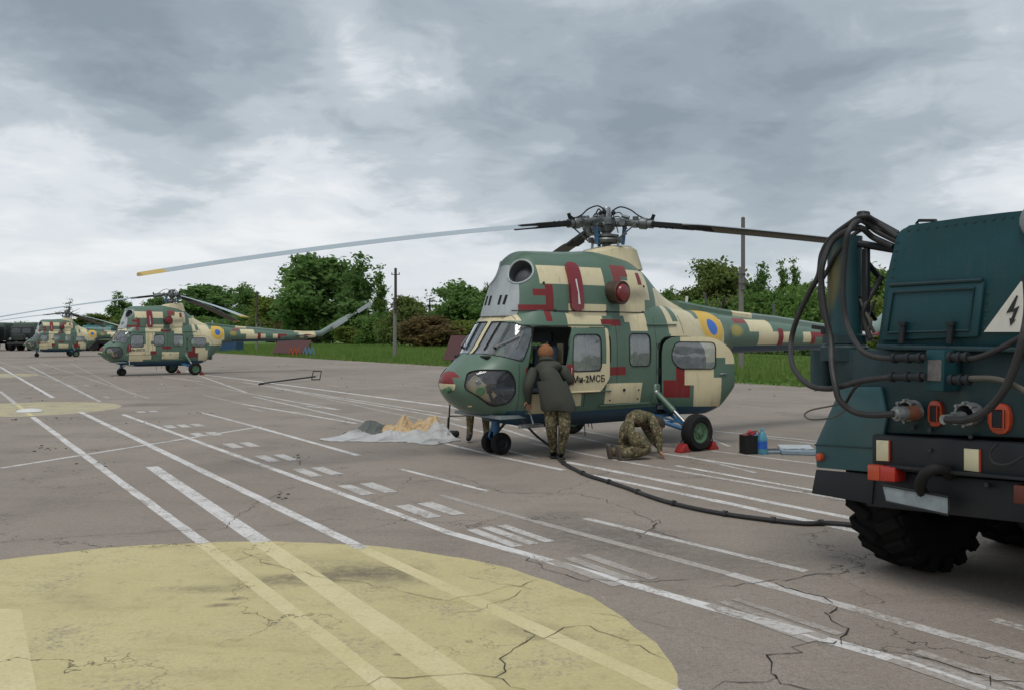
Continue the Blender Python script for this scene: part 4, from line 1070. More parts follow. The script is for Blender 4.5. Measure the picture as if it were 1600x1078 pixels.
for sgn in (-1, 1):
    co = link('intake_cover', shell_mesh(cov[sgn], 'intake_cover', COVR, COWL, .05, .07), H)
    q = COWL.side(1.0, 2.42, sgn)
    b = MB(); b.tube([(1.0, COWL.side(1.0, 2.62, sgn).y + .055 * sgn, 2.62), (1.01, q.y + .062 * sgn, 2.42), (1.02, COWL.side(1.0, 2.25, sgn).y + .06 * sgn, 2.24)], [.013, .010, .018], 6); b.build('pull_strap', WHITEP, co)
    # exhaust stub with red plug
    b = MB(); b.lathe([(.155, -.20), (.17, -.05), (.175, .10), (.185, .19), (.175, .20), (.145, .19), (.14, .06)], (1.76, sgn * .66, 2.44), (.12, sgn, -.05), 26); ex = b.build('exhaust', mat('heat stained steel', (.11, .075, .06), .5, .6, var=.3, vscale=9), H)
    b = MB(); b.lathe([(.142, .10), (.142, .20), (.12, .235), (0, .245)], (1.76, sgn * .66, 2.44), (.12, sgn, -.05), 24); b.build('exhaust_plug', COVR, ex)
    # engine intake: a flush mouth cut in the cowling, with its lip, duct and gauze
    c0, ax, pts_i = INT[sgn]
    b = MB(); b.tube(pts_i, .016, 8, closed=True, m=0)
    x_, y_, z__ = frame((0, 0, 0), ax); n_i = len(pts_i); inn = []
    ra = [b.b.verts.new(p) for p in pts_i]; rb = [b.b.verts.new(c0 + (p - c0 - ax * (p - c0).dot(ax)) * .93 - ax * .22) for p in pts_i]; rc = [b.b.verts.new(c0 + (p - c0 - ax * (p - c0).dot(ax)) * .35 - ax * .14) for p in pts_i]
    for k in range(n_i):
        b.b.faces.new((ra[k], ra[(k + 1) % n_i], rb[(k + 1) % n_i], rb[k])).material_index = 2
        b.b.faces.new((rb[k], rb[(k + 1) % n_i], rc[(k + 1) % n_i], rc[k])).material_index = 1
    b.b.faces.new(rc).material_index = 1
    b.build('engine_intake', [P_GREY, mat('intake gauze', (.075, .08, .088), .7, var=.3, vscale=40), mat('intake duct', (.10, .11, .115), .6)], H)
    for x, zz, yy in ((-.025, 2.30, .13), (-.02, 2.30, .25)):
        b = MB(); q = COWL.bvh.ray_cast(Vector((-3, sgn * yy, zz)), Vector((1, 0, 0)))[0]; n_ = COWL.normal(q); up_ = Vector((.55, 0, .83)); up_ = (up_ - n_ * up_.dot(n_)).normalized()
        b.bar(q - up_ * .075, q + up_ * .075, .05, .012, up=n_); b.build('cooling_slot', RUB, H)
# seam between body and cowling
for sgn in (-1, 1):
    b = MB(); b.tube([COWL.side(x, 2.135, sgn) + Vector((0, .004 * sgn, 0)) for x in np.arange(.0, 4.0, .1)], .008, 5); b.build('cowling_seam', DARKM, H)
for x, zz in ((.46, 2.55), (.62, 2.14), (1.6, 2.14), (2.55, 2.16), (2.5, 2.56), (2.4, 2.14), (3.0, 2.16)):
    b = MB(); q = COWL.side(x, zz); n_ = COWL.normal(q); b.lathe([(.0, .016), (.018, .014), (.02, -.01)], q, n_, 10); b.build('cowling_latch', DARKM, H)
# mast fairing
b = MB()
fr_ = [(1.66, 3.09, .10), (1.86, 3.17, .24), (2.15, 3.235, .27), (2.56, 3.25, .26), (2.62, 3.22, .26), (2.70, 2.88, .24)]
rr_ = []
for s, tp, wv in fr_:
    rr_.append([b.b.verts.new((s, y, zz)) for y, zz in ((-wv - .10, 2.85), (-wv - .02, tp - .05), (-wv + .07, tp), (wv - .07, tp), (wv + .02, tp - .05), (wv + .10, 2.85))])
for a, c_ in zip(rr_[:-1], rr_[1:]):
    for k in range(5): b.b.faces.new((a[k], a[k + 1], c_[k + 1], c_[k]))
b.b.faces.new(rr_[-1])
b.build('mast_fairing', P_SAND, H, angle=30)
# top hatch bump behind the intakes
b = MB(); b.box((.62, -.1, 3.0), (.26, .26, .06), rot=(0, R(-8), 0), bev=.02); b.build('cowling_hatch', P_GREEN, H)
# drive shaft cover on the boom
b = MB()
rr_ = []
for s, tp, wv in ((3.75, 2.38, .13), (4.6, 2.285, .12), (5.3, 2.215, .115), (6.4, 2.145, .11), (7.9, 2.015, .10), (8.8, 1.975, .09), (9.5, 1.985, .07)):
    rr_.append([b.b.verts.new((s, y, zz)) for y, zz in ((-wv, tp - .16), (-wv, tp - .035), (-wv + .04, tp), (wv - .04, tp), (wv, tp - .035), (wv, tp - .16))])
for i, (a, c_) in enumerate(zip(rr_[:-1], rr_[1:])):
    for k in range(5): b.b.faces.new((a[k], a[k + 1], c_[k + 1], c_[k]))
b.b.faces.new(rr_[0][::-1])
bmesh.ops.recalc_face_normals(b.b, faces=b.b.faces[:])
for x in (5.15, 5.7, 8.2): bmesh.ops.bisect_plane(b.b, geom=b.b.verts[:] + b.b.edges[:] + b.b.faces[:], dist=1e-4, plane_co=(x, 0, 0), plane_no=(1, 0, 0))
for f in b.b.faces:
    x = f.calc_center_median().x; f.material_index = MI['s'] if 5.15 < x < 5.7 or x > 8.2 else MI['l'] if x > 5.7 else MI['g']
b.build('drive_shaft_cover', CAMO, H, angle=30)
for x, L, tilt, m_ in ((4.08, .12, .1, WHITEP), (4.62, .26, -.35, GREYM), (5.0, .22, .30, RUB), (6.5, .25, -.2, GREYM)):
    zt = float(pchip([3.75, 4.6, 5.3, 6.4, 7.9], [2.38, 2.285, 2.215, 2.145, 2.015], [x])[0])
    b = MB(); b.bar((x, 0, zt - .01), (x + tilt * L, 0, zt + L), .05, .012, up=(1, 0, 0)); b.build('boom_antenna', m_, H)
# tail pylon, stabiliser, tail rotor
b = MB(); b.tube([(9.35, 0, 1.83), (9.75, 0, 1.88), (10.3, 0, 2.18), (11.0, 0, 2.60), (11.42, 0, 2.80)], [.14, .15, .135, .11, .09], 14); b.build('tail_pylon', P_LT, H)
b = MB(); b.tube([(9.2, 0, 1.70), (9.75, 0, 1.66), (10.0, 0, 1.62)], [.02, .022, .015], 8); b.build('tail_skid', DARKM, H)
for sgn in (-1, 1):
    b = MB()
    pr = [(0, .0), (.12, .035), (.35, .03), (.6, .0), (.35, -.03), (.12, -.03)]
    rg = [[b.b.verts.new((8.25 + .10 * k + u_ * (1 - .25 * k), sgn * (.1 + .85 * k), 1.80 + v_)) for u_, v_ in pr] for k in (0, .82, 1.0)]
    for j in range(2):
        for k in range(6):
            f = b.b.faces.new((rg[j][k], rg[j][(k + 1) % 6], rg[j + 1][(k + 1) % 6], rg[j + 1][k])); f.material_index = j
    f = b.b.faces.new(rg[2]); f.material_index = 1
    b.build('tailplane', [P_GREY, P_RED], H)
b = MB(); b.cyl((11.40, .05, 2.81), (11.42, -.28, 2.82), .05, n=12); b.box((11.42, -.26, 2.82), (.3, .09, .09), rot=(0, R(-30), 0), bev=.02); b.build('tail_rotor_hub', GREYM, H)
for s_ in (1, -1):
    b = MB(); d_ = Vector((.866, 0, .5)) * s_; u_ = Vector((-.5, 0, .866))
    def tb(t0, t1, wv, m_): b.bar(Vector((11.42, -.27, 2.82)) + d_ * t0, Vector((11.42, -.27, 2.82)) + d_ * t1, .022, wv, m=m_, bev=.008, up=u_)
    tb(.15, .36, .07, 1); tb(.355, 1.20, .20, 0); tb(1.20, 1.33, .20, 2); b.build('tail_rotor_blade', [P_GREY, DARKM, P_RED], H)
# ---- landing gear
def wheel(c, r, wd, parent_, name='wheel', hubm=GRN2, axis=(0, 1, 0)):
    c = Vector(c); b = MB()
    b.lathe([(r * .52, -wd * .34), (r * .60, -wd * .47), (r * .86, -wd * .5), (r * .97, -wd * .34), (r, -wd * .15), (r, wd * .15), (r * .97, wd * .34), (r * .86, wd * .5), (r * .60, wd * .47), (r * .52, wd * .34)], c, axis, 36)
    w_ = b.build(name, TYRE, parent_)
    b = MB(); 
    for s_ in (-1, 1):
        ax = Vector(axis) * s_
        b.lathe([(0, wd * .40), (r * .14, wd * .40), (r * .17, wd * .30), (r * .38, wd * .24), (r * .46, wd * .30), (r * .545, wd * .38), (r * .55, 0)], c, ax, 28)
        x_, y_, z__ = frame((0, 0, 0), ax)
        for k in range(6):
            a = k * math.pi / 3; q = c + ax * wd * .27 + (x_ * math.cos(a) + y_ * math.sin(a)) * r * .28; b.cyl(q, q + ax * .012, r * .05, n=8)
    b.build('rim', hubm, w_); return w_
for y in (-.13, .13): wheel((0, y, .165), .165, .12, H, 'nose_wheel', DARKM)
b = MB(); b.cyl((0, -.10, .165), (0, .10, .165), .03, n=10); b.cyl((0, 0, .165), (-.02, 0, .62), .045, n=14); b.cyl((-.01, 0, .34), (-.02, 0, .60), .065, n=14); b.bar((.0, .0, .3), (.30, 0, .58), .03, .03, m=1); b.bar((-.02, .05, .50), (-.10, .05, .25), .03, .02); b.bar((-.10, .05, .25), (-.01, .05, .17), .03, .02)
b.build('nose_strut', [STRUT, GREYM], H)
for sgn in (-1, 1):
    wheel((2.71, sgn * 1.525, .285), .285, .20, H, 'main_wheel')
    b = MB(); b.cyl((2.60, sgn * .76, .86), (2.70, sgn * 1.36, .36), .032, n=12, m=1); b.cyl((2.60, sgn * .76, .86), (2.655, sgn * 1.09, .585), .048, n=12, m=0); b.sphere((2.60, sgn * .755, .86), .06, m=1); b.build('shock_strut', [P_GREEN, STEEL], H)
    b = MB(); b.cyl((2.42, sgn * .62, .50), (2.71, sgn * 1.42, .285), .034, n=10); b.cyl((3.02, sgn * .62, .50), (2.71, sgn * 1.42, .285), .028, n=10); b.cyl((2.42, sgn * .62, .47), (3.02, sgn * .62, .47), .025, n=10); b.bar((2.55, sgn * .95, .40), (2.86, sgn * .95, .40), .03, .03); b.cyl((2.71, sgn * 1.36, .285), (2.71, sgn * 1.50, .285), .05, n=12); b.bar((2.50, sgn * .75, .52), (2.66, sgn * 1.3, .40), .02, .03)
    b.build('lower_wishbone', STRUT, H)
    b = MB(); b.box((2.61, sgn * .74, .84), (.14, .10, .34), bev=.03); b.tube(smooth_path([(2.62, sgn * .78, .9), (2.60, sgn * .86, .80), (2.66, sgn * 1.0, .66), (2.72, sgn * 1.2, .48), (2.72, sgn * 1.38, .36)]), .008, 6, m=1); b.build('strut_bracket', [P_GREEN, RUB], H)
# ---- rotor head
RH = Vector((2.2, 0, 3.62))
b = MB()
b.cyl((2.2, 0, 3.1), (2.2, 0, 3.56), .075, n=16, m=0); b.lathe([(.08, -.16), (.12, -.12), (.13, -.05), (.17, -.03), (.17, .05), (.12, .08), (.08, .12), (.07, .15)], RH, (0, 0, 1), 20, m=0); b.lathe([(.06, .14), (.07, .15), (.072, .24), (.06, .26), (0, .262)], RH, (0, 0, 1), 18, m=1)
for k in range(18):
    a = rnd.random() * 6.283; r_ = rnd.uniform(.09, .24); q = RH + Vector((math.cos(a) * r_, math.sin(a) * r_, rnd.uniform(-.12, .14))); b.box(q, (rnd.uniform(.03, .08), rnd.uniform(.03, .06), rnd.uniform(.03, .07)), rot=(rnd.random(), rnd.random(), a), bev=.006, m=rnd.choice((0, 1, 2)))
for k in range(9):
    a = rnd.random() * 6.283; q0 = RH + Vector((math.cos(a) * .10, math.sin(a) * .10, rnd.uniform(0, .14))); a2 = a + rnd.uniform(-.8, .8); q2 = RH + Vector((math.cos(a2) * .34, math.sin(a2) * .34, rnd.uniform(-.25, .03))); b.tube(smooth_path([q0, q0.lerp(q2, .5) + Vector((0, 0, .10)), q2], 5), .009, 6, m=2)
hub = b.build('rotor_hub', [GREYM, STEEL, RUB], H)
b = MB(); b.lathe([(.10, -.34), (.24, -.33), (.26, -.29), (.24, -.26), (.10, -.25)], RH, (0, 0, 1), 28, m=0); b.lathe([(.09, -.24), (.20, -.235), (.21, -.20), (.10, -.18)], RH, (0, 0, 1), 24, m=1)
for k in range(3):
    a = R(40 + 120 * k); d_ = Vector((math.cos(a), math.sin(a), 0)); b.cyl(RH + d_ * .25 + Vector((0, 0, -.44)), RH + d_ * .24 + Vector((0, 0, -.28)), .022, n=8, m=1); b.box(RH + d_ * .27 + Vector((0, 0, -.29)), (.09, .07, .09), rot=(0, 0, a), bev=.015, m=0)
b.build('swashplate', [GREYM, STEEL], hub)
for k in range(3):
    b = MB(); a = R(75 + 120 * k); d_ = Vector((math.cos(a), math.sin(a), 0)); b.cyl(RH + d_ * .30 + Vector((0, 0, -.06)), RH + d_ * .27 + Vector((0, 0, -.36)), .035, .03, n=10, m=0); b.sphere(RH + d_ * .30 + Vector((0, 0, -.05)), .045, m=1); b.build('servo_unit', [STRUT, GREYM], hub)
# one blade along +x with its hinge arm, copied three times
bl = []
N = 44
def droop(t_): return -(.115 * max(t_ - .3, 0) + .0062 * t_ * t_)
sec = [(-.5, 0, 0), (-.46, .30, 0), (-.3, .5, 0), (-.05, .42, 0), (.25, .22, 0), (.5, .02, 0), (.5, -.02, 0), (.25, -.12, 0), (-.05, -.26, 0), (-.3, -.36, 0), (-.46, -.26, 0)]
bb = MB(); rg = []
ts = [1.30 + (7.25 - 1.30) * (k / N) for k in range(N + 1)]
for i, t_ in enumerate(ts):
    ch = .40 * (min(1, .35 + (t_ - 1.30) / .45) if t_ < 1.75 else 1); th = .058; pit = R(11 - 6 * t_ / 7.25); off = .0
    ring = []
    for u_, v_, _ in sec:
        y0 = u_ * ch + off + (.4 - ch) * -.28; z0 = v_ * th
        ring.append(bb.b.verts.new((t_, y0 * math.cos(pit) + z0 * math.sin(pit), droop(t_) - y0 * math.sin(pit) + z0 * math.cos(pit))))
    rg.append(ring)
K = len(sec)
for i in range(N):
    for k in range(K):
        f = bb.b.faces.new((rg[i][k], rg[i][(k + 1) % K], rg[i + 1][(k + 1) % K], rg[i + 1][k])); f.material_index = 2 if i >= N - 2 else (0 if k < 5 else 1)
bb.b.faces.new(rg[0][::-1]).material_index = 1; bb.b.faces.new(rg[-1]).material_index = 2
BL_TOP = mat('blade upper paint', (.34, .40, .44), .5, var=.08, vscale=3); BL_BOT = mat('blade lower paint', (.072, .066, .06), .55, var=.14, vscale=3, dirt=(.12, .11, .10), dirt_amt=.4)
BL_TIP = mat('blade tip yellow', (.50, .34, .07), .5)
bme = bb.mesh('rotor_blade', [BL_TOP, BL_BOT, BL_TIP], angle=50)
cf = MB(); cf.bar((.78, 0, droop(.78)), (1.45, -.01, droop(1.45)), .17, .085, bev=.012, m=0); cf.bar((1.40, -.03, droop(1.4)), (1.75, -.04, droop(1.75)), .24, .075, bev=.015, m=0)
for x in (.9, 1.0, 1.1): cf.cyl((x, .04, droop(x) - .05), (x, .04, droop(x) + .05), .016, n=8, m=1)
cfm = cf.mesh('blade_cuff', [RUB, GREYM])
ar = MB(); ar.cyl((.14, 0, 0), (.34, 0, -.01), .075, .065, n=14); ar.cyl((.30, -.10, -.01), (.30, .10, -.01), .055, n=14); ar.cyl((.34, 0, -.01), (.80, 0, droop(.8)), .058, .07, n=16); ar.cyl((.50, 0, -.10), (.50, 0, .08), .05, n=12); ar.lathe([(.075, 0), (.095, .02), (.095, .12), (.08, .14)], (.56, 0, droop(.56)), (1, 0, -.12), 18)
ar.bar((.18, .10, .05), (.58, .15, -.0), .05, .05, bev=.01); ar.cyl((.36, .15, .02), (.60, .16, -.03), .04, n=10)
ar.bar((.55, -.02, -.03), (.58, -.22, -.05), .05, .04, bev=.008); ar.cyl((.58, -.21, -.05), (.24, -.17, -.30), .013, n=8); ar.cyl((.30, -.1, .09), (.42, -.1, .05), .03, n=10)
arm_ = ar.mesh('hinge_arm', GREYM)
hz = MB(); hz.tube(smooth_path([(.08, .06, .20), (.22, .05, .26), (.40, .03, .20), (.55, .04, .09), (.70, .05, .03), (.78, .04, .06)], 5), .012, 6); hz.cyl((.76, .02, .0), (.80, .02, .10), .03, n=8); hz.sphere((.10, .06, .17), .04)
hzm = hz.mesh('brake_hose', RUB)
def set_blade(bo, deg): bo.rotation_euler = (0, 0, R(deg))
BLADES = []
for k in range(3):
    bo = link('rotor_blade', bme, H, RH); link('blade_cuff', cfm, bo); link('hinge_arm', arm_, bo); link('brake_hose', hzm, bo); BLADES.append(bo)
# place the three aircraft
TH = 35.4
HELI.location = (-.238, 13.551, 0); HELI.rotation_euler = (0, 0, R(TH))
mid = copy_tree(HELI); mid['label'] = 'middle helicopter with its doors shut and tail boom pointing right'; mid.location = (-17.298, 39.838, 0); mid.rotation_euler = (0, 0, R(39.5))
far = copy_tree(HELI); far['label'] = 'farthest and smallest of the three helicopters, left of the middle one'; far.location = (-39.24, 74.25, 0); far.rotation_euler = (0, 0, R(34.5))
for hl, degs, closed in ((HELI, (214 - TH, 106 - TH, 335.5 - TH), False), (mid, (200 - 39.5, 84 - 39.5, -47 - 39.5), True), (far, (206 - 34.5, 90 - 34.5, -31 - 34.5), True)):
    i = 0
    for ch in hl.children:
        nm = ch.name.split('.')[0]
        if nm == 'rotor_blade': set_blade(ch, degs[i]); i += 1
        if closed and nm == 'sliding_door': ch.location = (0, 0, 0)
        if closed and nm == 'rear_door': ch.rotation_euler = (0, 0, 0); ch.location = HG
# ================================================================ GROUND POWER TRUCK (local frame: x forward, y left, origin under the left rear wheel)
TT_ = 31.0
TC = ground(1440, 885)
_m = Matrix.Rotation(R(-TT_), 3, 'Z')
_lc = _m @ (Vector((0, 0, EYE)) - TC)
def T(px, py, b):
    """point measured on the photograph -> truck coordinates on the cross plane x = b"""
    d = _m @ Vector(((px - 800) / FPX, 1, (HZ - py) / FPX)); k = (b - _lc.x) / d.x
    return _lc + d * k
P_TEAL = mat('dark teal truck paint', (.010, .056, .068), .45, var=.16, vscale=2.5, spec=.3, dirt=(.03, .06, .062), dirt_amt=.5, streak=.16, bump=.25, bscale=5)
P_TEAL2 = mat('deep grey teal paint', (.008, .034, .042), .5, var=.18, vscale=3, dirt=(.03, .045, .047), dirt_amt=.45, streak=.12)  # darker, greyer teal for panels, ledge and fittings
P_BLK = mat('blue black chassis paint', (.007, .010, .014), .6, var=.25, vscale=5, dirt=(.025, .025, .025), dirt_amt=.35)
ORNG = mat('orange lamp plastic', (.46, .060, .018), .35, var=.12, vscale=12, coat=.3)
REDL = mat('red lamp plastic', (.42, .025, .015), .3, var=.12, vscale=12, coat=.3)
REDD = mat('dark red lamp plastic', (.10, .02, .012), .5, var=.2, vscale=12)  # darker red for the right tail lamp
CREAM = mat('cream reflector', (.62, .58, .38), .5, var=.1, vscale=14, dirt=(.3, .28, .2), dirt_amt=.4)
HOSE = mat('black cable sheath', (.022, .021, .022), .6, var=.3, vscale=9, dirt=(.07, .06, .055), dirt_amt=.5)
HOSE2 = mat('dusty olive cable sheath', (.075, .07, .055), .65, var=.25, vscale=9)
ALU = mat('worn aluminium', (.26, .28, .28), .5, .6, var=.3, vscale=14, dirt=(.06, .06, .055), dirt_amt=.7)
RUST = mat('rusty connector', (.22, .085, .045), .6, var=.35, vscale=16)
TK = thing('power_truck', 'dark teal ground power truck seen from behind with looped black cables', 'truck', TC, R(TT_))
AC = -.95            # centre line
def plane_poly(pts, b): return [(T(x, y, b).y, T(x, y, b).z) for x, y in pts]
MX = Matrix(((0, 0, 1, 0), (1, 0, 0, 0), (0, 1, 0, 0), (0, 0, 0, 1)))     # (u,v,w) -> y,z,x
B0 = -.70
lft = plane_poly([(1369, 541), (1384, 440), (1397, 374), (1401, 364), (1409, 357), (1420, 353), (1440, 349.5)], B0)
ztop = T(1600, 329, B0).z
left = lft + [(lft[-1][0] - .35, ztop)]
rightm = [(2 * AC - y, z) for y, z in left][::-1]
b = MB(); b.prism(left + rightm, B0, 2.5, MX, bev=.025); b.build('cabinet', P_TEAL, TK, angle=30)
def slab(name, pts, b0, b1, m, bev=.01, parent_=None):
    q = MB(); q.prism(plane_poly(pts, b0), b0, b1, MX, bev=bev); return q.build(name, m, parent_ or TK, angle=30)
# hatch on the cabinet: raised panel with an inner pressed frame
hp = slab('hatch', [(1388, 449), (1537, 440), (1527, 527), (1376, 533)], B0 - .03, B0 - .002, P_TEAL, .012)
q = MB()
hpts = [T(*p, B0 - .034) for p in ((1396, 457), (1523, 451), (1514, 516), (1387, 520))]
q.tube(hpts, .010, 6, closed=True); q.build('pressed_frame', P_TEAL2, hp)
q = MB(); q.tube([T(1390, 446, B0 - .03), T(1535, 438, B0 - .03)], .012, 6); q.build('hinge_rod', P_TEAL2, hp)
for x in (1411, 1486):
    q = MB(); q.cyl(T(x, 505, B0 - .06), T(x - 3, 536, B0 - .06), .022, n=10); q.cyl(T(x, 503, B0 - .06), T(x - .5, 508, B0 - .06), .03, n=10); q.build('hatch_latch', P_BLK, hp)
for x0, y0, x1, y1, nn_ in ((1404, 372, 1378, 535, 12), (1412, 362, 1590, 338, 12), (1545, 452, 1537, 520, 5)):
    for k in range(nn_):
        f = (k + .5) / nn_; q = MB(); p0 = T(x0 + (x1 - x0) * f, y0 + (y1 - y0) * f, B0); q.lathe([(.011, -.004), (.010, .003), (0, .006)], p0, (-1, 0, 0), 8); q.build('rivet', P_TEAL2, TK)
# warning sign: white triangle with black lightning bolt
sg = slab('warning_sign', [(1537, 519), (1595, 440), (1663, 519)], B0 - .014, B0 - .004, mat('white sign paint', (.66, .64, .58), .5, var=.1, vscale=8, dirt=(.4, .36, .3), dirt_amt=.4), .0)
bolt = [(1588, 462), (1590, 463), (1583, 484), (1592, 478.5), (1583.5, 501), (1586.5, 499.5), (1578.5, 509), (1577, 497), (1579.5, 499), (1584, 487), (1572, 489.5)]
q = MB(); q.prism(plane_poly(bolt, B0 - .02), B0 - .020, B0 - .015, MX); q.build('lightning_bolt', mat('black sign paint', (.015, .015, .016), .6), sg)
q = MB(); q.tube([T(1440, 358, .2), T(1432, 349, .2), T(1436, 345, .2), T(1462, 345, .2), T(1466, 352, .2)], .013, 8); q.build('roof_rail', P_BLK, TK)
q = MB(); q.lathe([(.10, -.06), (.115, 0), (.10, .012), (.0, .02)], T(1622, 344, B0 - .03), (-1, 0, 0), 20, m=0); q.build('work_lamp', [ALU], TK)
# ledge, lower panel, centre post
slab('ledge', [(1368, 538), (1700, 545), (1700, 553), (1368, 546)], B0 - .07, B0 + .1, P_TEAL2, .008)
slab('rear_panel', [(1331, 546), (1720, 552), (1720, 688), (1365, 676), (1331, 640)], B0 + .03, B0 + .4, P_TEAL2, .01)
cp_ = slab('centre_post', [(1446, 546), (1476, 547), (1474, 612), (1444, 610)], B0 - .17, B0 + .02, P_TEAL, .012)
slab('notice_plate', [(1450, 562), (1471, 562), (1470, 595), (1449, 594)], B0 - .178, B0 - .171, mat('scuffed notice plate', (.13, .125, .125), .5, var=.7, vscale=60), .0, cp_)
# swing post and side box on the left
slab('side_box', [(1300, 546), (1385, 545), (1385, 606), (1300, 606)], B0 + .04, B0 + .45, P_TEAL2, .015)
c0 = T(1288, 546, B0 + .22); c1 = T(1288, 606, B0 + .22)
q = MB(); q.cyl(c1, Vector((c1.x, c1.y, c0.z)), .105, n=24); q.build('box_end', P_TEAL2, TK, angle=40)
pb_ = B0 + .16
a0, a1 = T(1320, 559, pb_), T(1319, 371, pb_); rad = abs(T(1295, 450, pb_).y - T(1343, 450, pb_).y) / 2 * .9
m_post, t = plain_mat('teal post with rubbed yellow patch')
tc = t.n('ShaderNodeTexCoord'); sp = t.n('ShaderNodeSeparateXYZ'); t.l(tc.outputs['Object'], sp.inputs[0])
pc_ = T(1307, 440, pb_)
dz = t.m('DIVIDE', t.m('SUBTRACT', sp.outputs[2], pc_.z), .30); dy = t.m('DIVIDE', t.m('ADD', t.m('SUBTRACT', sp.outputs[1], a0.y + rad * .1), t.m('MULTIPLY', t.m('SUBTRACT', sp.outputs[2], pc_.z), .12)), .08)
d2 = t.m('ADD', t.m('MULTIPLY', dz, dz), t.m('MULTIPLY', dy, dy))
c = t.mix(t.sm(d2, .05, 1.0, .6, 0), (.012, .060, .072), (.24, .17, .02)); c = t.mix(t.m('MULTIPLY', t.noise(tc.outputs['Object'], 6, 5, .65), .4), c, (.02, .05, .055))
p = t.n('ShaderNodeBsdfPrincipled'); t.l(c, p.inputs['Base Color']); p.inputs['Roughness'].default_value = .5; o = t.n('ShaderNodeOutputMaterial'); t.l(p.outputs[0], o.inputs[0])
q = MB(); q.lathe([(0, 0), (rad, 0), (rad, a1.z - a0.z), (rad - .012, a1.z - a0.z), (rad - .012, a1.z - a0.z - .1), (0, a1.z - a0.z - .1)], Vector((a0.x, a0.y, a0.z)), (0, 0, 1), 32); post = q.build('swing_post', m_post, TK)
q = MB(); zc_ = T(1320, 552, pb_).z; q.lathe([(rad + .05, 0), (rad + .05, .10), (rad + .03, .12), (rad, .12)], (a0.x, a0.y, a0.z - .02), (0, 0, 1), 28); q.lathe([(rad + .035, .13), (rad + .035, .19), (rad, .2)], (a0.x, a0.y, a0.z - .02), (0, 0, 1), 28); q.build('post_collar', P_TEAL2, post)
q = MB(); q.bar(T(1299, 515, pb_ - .1), T(1270, 511, pb_ - .1), .03, .03); q.cyl(T(1288, 512, pb_ - .1), T(1289, 522, pb_ - .1), .03, n=10); q.build('lock_pin', P_BLK, post)
q = MB(); q.box((a0.x + .02, T(1340, 450, pb_).y - .06, (a0.z + a1.z) / 2 + .05), (.05, .05, a1.z - a0.z - .3), bev=.01); q.bar(T(1337, 372, pb_), T(1337, 403, pb_), .03, .03); q.build('post_back_box', P_BLK, post)
# bars between post and cabinet
bb0 = pb_
for (x0, y0, x1, y1, r, bA, bB) in ((1349, 337, 1402, 366, .026, bb0, bb0 + .1), (1349, 341, 1403, 373, .020, bb0 + .2, bb0 + .3), (1341, 381, 1400, 391, .028, bb0, bb0 + .1), (1340, 392, 1377, 438, .022, bb0 + .1, bb0 + .3), (1338, 414, 1362, 462, .016, bb0 + .2, bb0 + .4), (1338, 456, 1362, 455, .016, bb0 + .1, bb0 + .2), (1341, 462, 1368, 500, .016, bb0, bb0 + .2), (1349, 336, 1322, 365, .024, bb0, bb0)):
    q = MB(); q.cyl(T(x0, y0, bA), T(x1, y1, bB), r, n=10); q.build('brace_bar', P_BLK, TK)
q = MB(); q.box(T(1349, 338, bb0), (.09, .07, .07), bev=.012); q.build('arm_joint', P_BLK, TK)
# hoses
def hose(pts, r, m=HOSE, n=7, name='hose'):
    q = MB(); q.tube(smooth_path([T(*p) for p in pts], 8), r * .72, 9); return q.build(name, m, TK)
F1 = B0 - .22; F2 = B0 - .12; F0 = B0 + .02
hose([(1402, 371, bb0), (1372, 350, bb0), (1350, 338, F0), (1324, 352, F0), (1298, 373, F0), (1284, 398, F0), (1279, 430, F0), (1266, 455, F0), (1246, 497, F0), (1236, 535, F0), (1239, 572, F2), (1262, 600, F1), (1292, 607, F1), (1320, 602, F1), (1350, 594, F1), (1400, 588, F1), (1446, 588, F1)], .029)
hose([(1402, 378, bb0), (1370, 362, bb0), (1345, 345, F0), (1326, 362, F2), (1320, 400, F2), (1317, 460, F2), (1323, 505, F2), (1340, 540, F1), (1362, 556, F1), (1400, 560, F1), (1446, 558, F1)], .028)
hose([(1396, 386, bb0), (1365, 372, bb0), (1340, 356, F0), (1302, 376, F0 - .06), (1285, 415, F2), (1284, 450, F2), (1289, 490, F2), (1298, 530, F2), (1300, 570, F1), (1305, 600, F1 - .05), (1312, 625, F1 - .05), (1335, 643, F1), (1365, 648, F1), (1398, 646, F1)], .031)
hose([(1400, 370, bb0 + .1), (1360, 356, bb0 + .1), (1330, 370, bb0 - .05), (1305, 400, F0), (1292, 425, F0), (1281, 450, F0 - .03), (1286, 500, F0)], .022)
hose([(1378, 432, bb0 + .15), (1368, 450, bb0 + .1), (1352, 478, bb0), (1350, 500, bb0), (1360, 530, bb0)], .028)
hose([(1344, 468, bb0), (1352, 488, bb0), (1360, 505, bb0), (1356, 520, bb0)], .018, HOSE2)
hose([(1368, 470, bb0 + .1), (1360, 485, bb0 + .05), (1357, 500, bb0), (1366, 520, bb0)], .016)
hose([(1346, 596, F1), (1334, 608, F1), (1322, 628, F1 + .02)], .016)
hose([(1486, 557, F1), (1520, 560, F1), (1555, 548, F1), (1590, 530, F1), (1640, 500, F1)], .026)
hose([(1486, 593, F1), (1520, 591, F1), (1560, 593, F1), (1600, 610, F1), (1640, 640, F1)], .027, HOSE2)
hose([(1478, 655, F1), (1510, 655, F1 - .02), (1540, 642, F1 - .05), (1568, 610, F1 - .06), (1586, 570, F1 - .06), (1600, 522, F1 - .06), (1606, 480, F1), (1604, 430, F1)], .034)
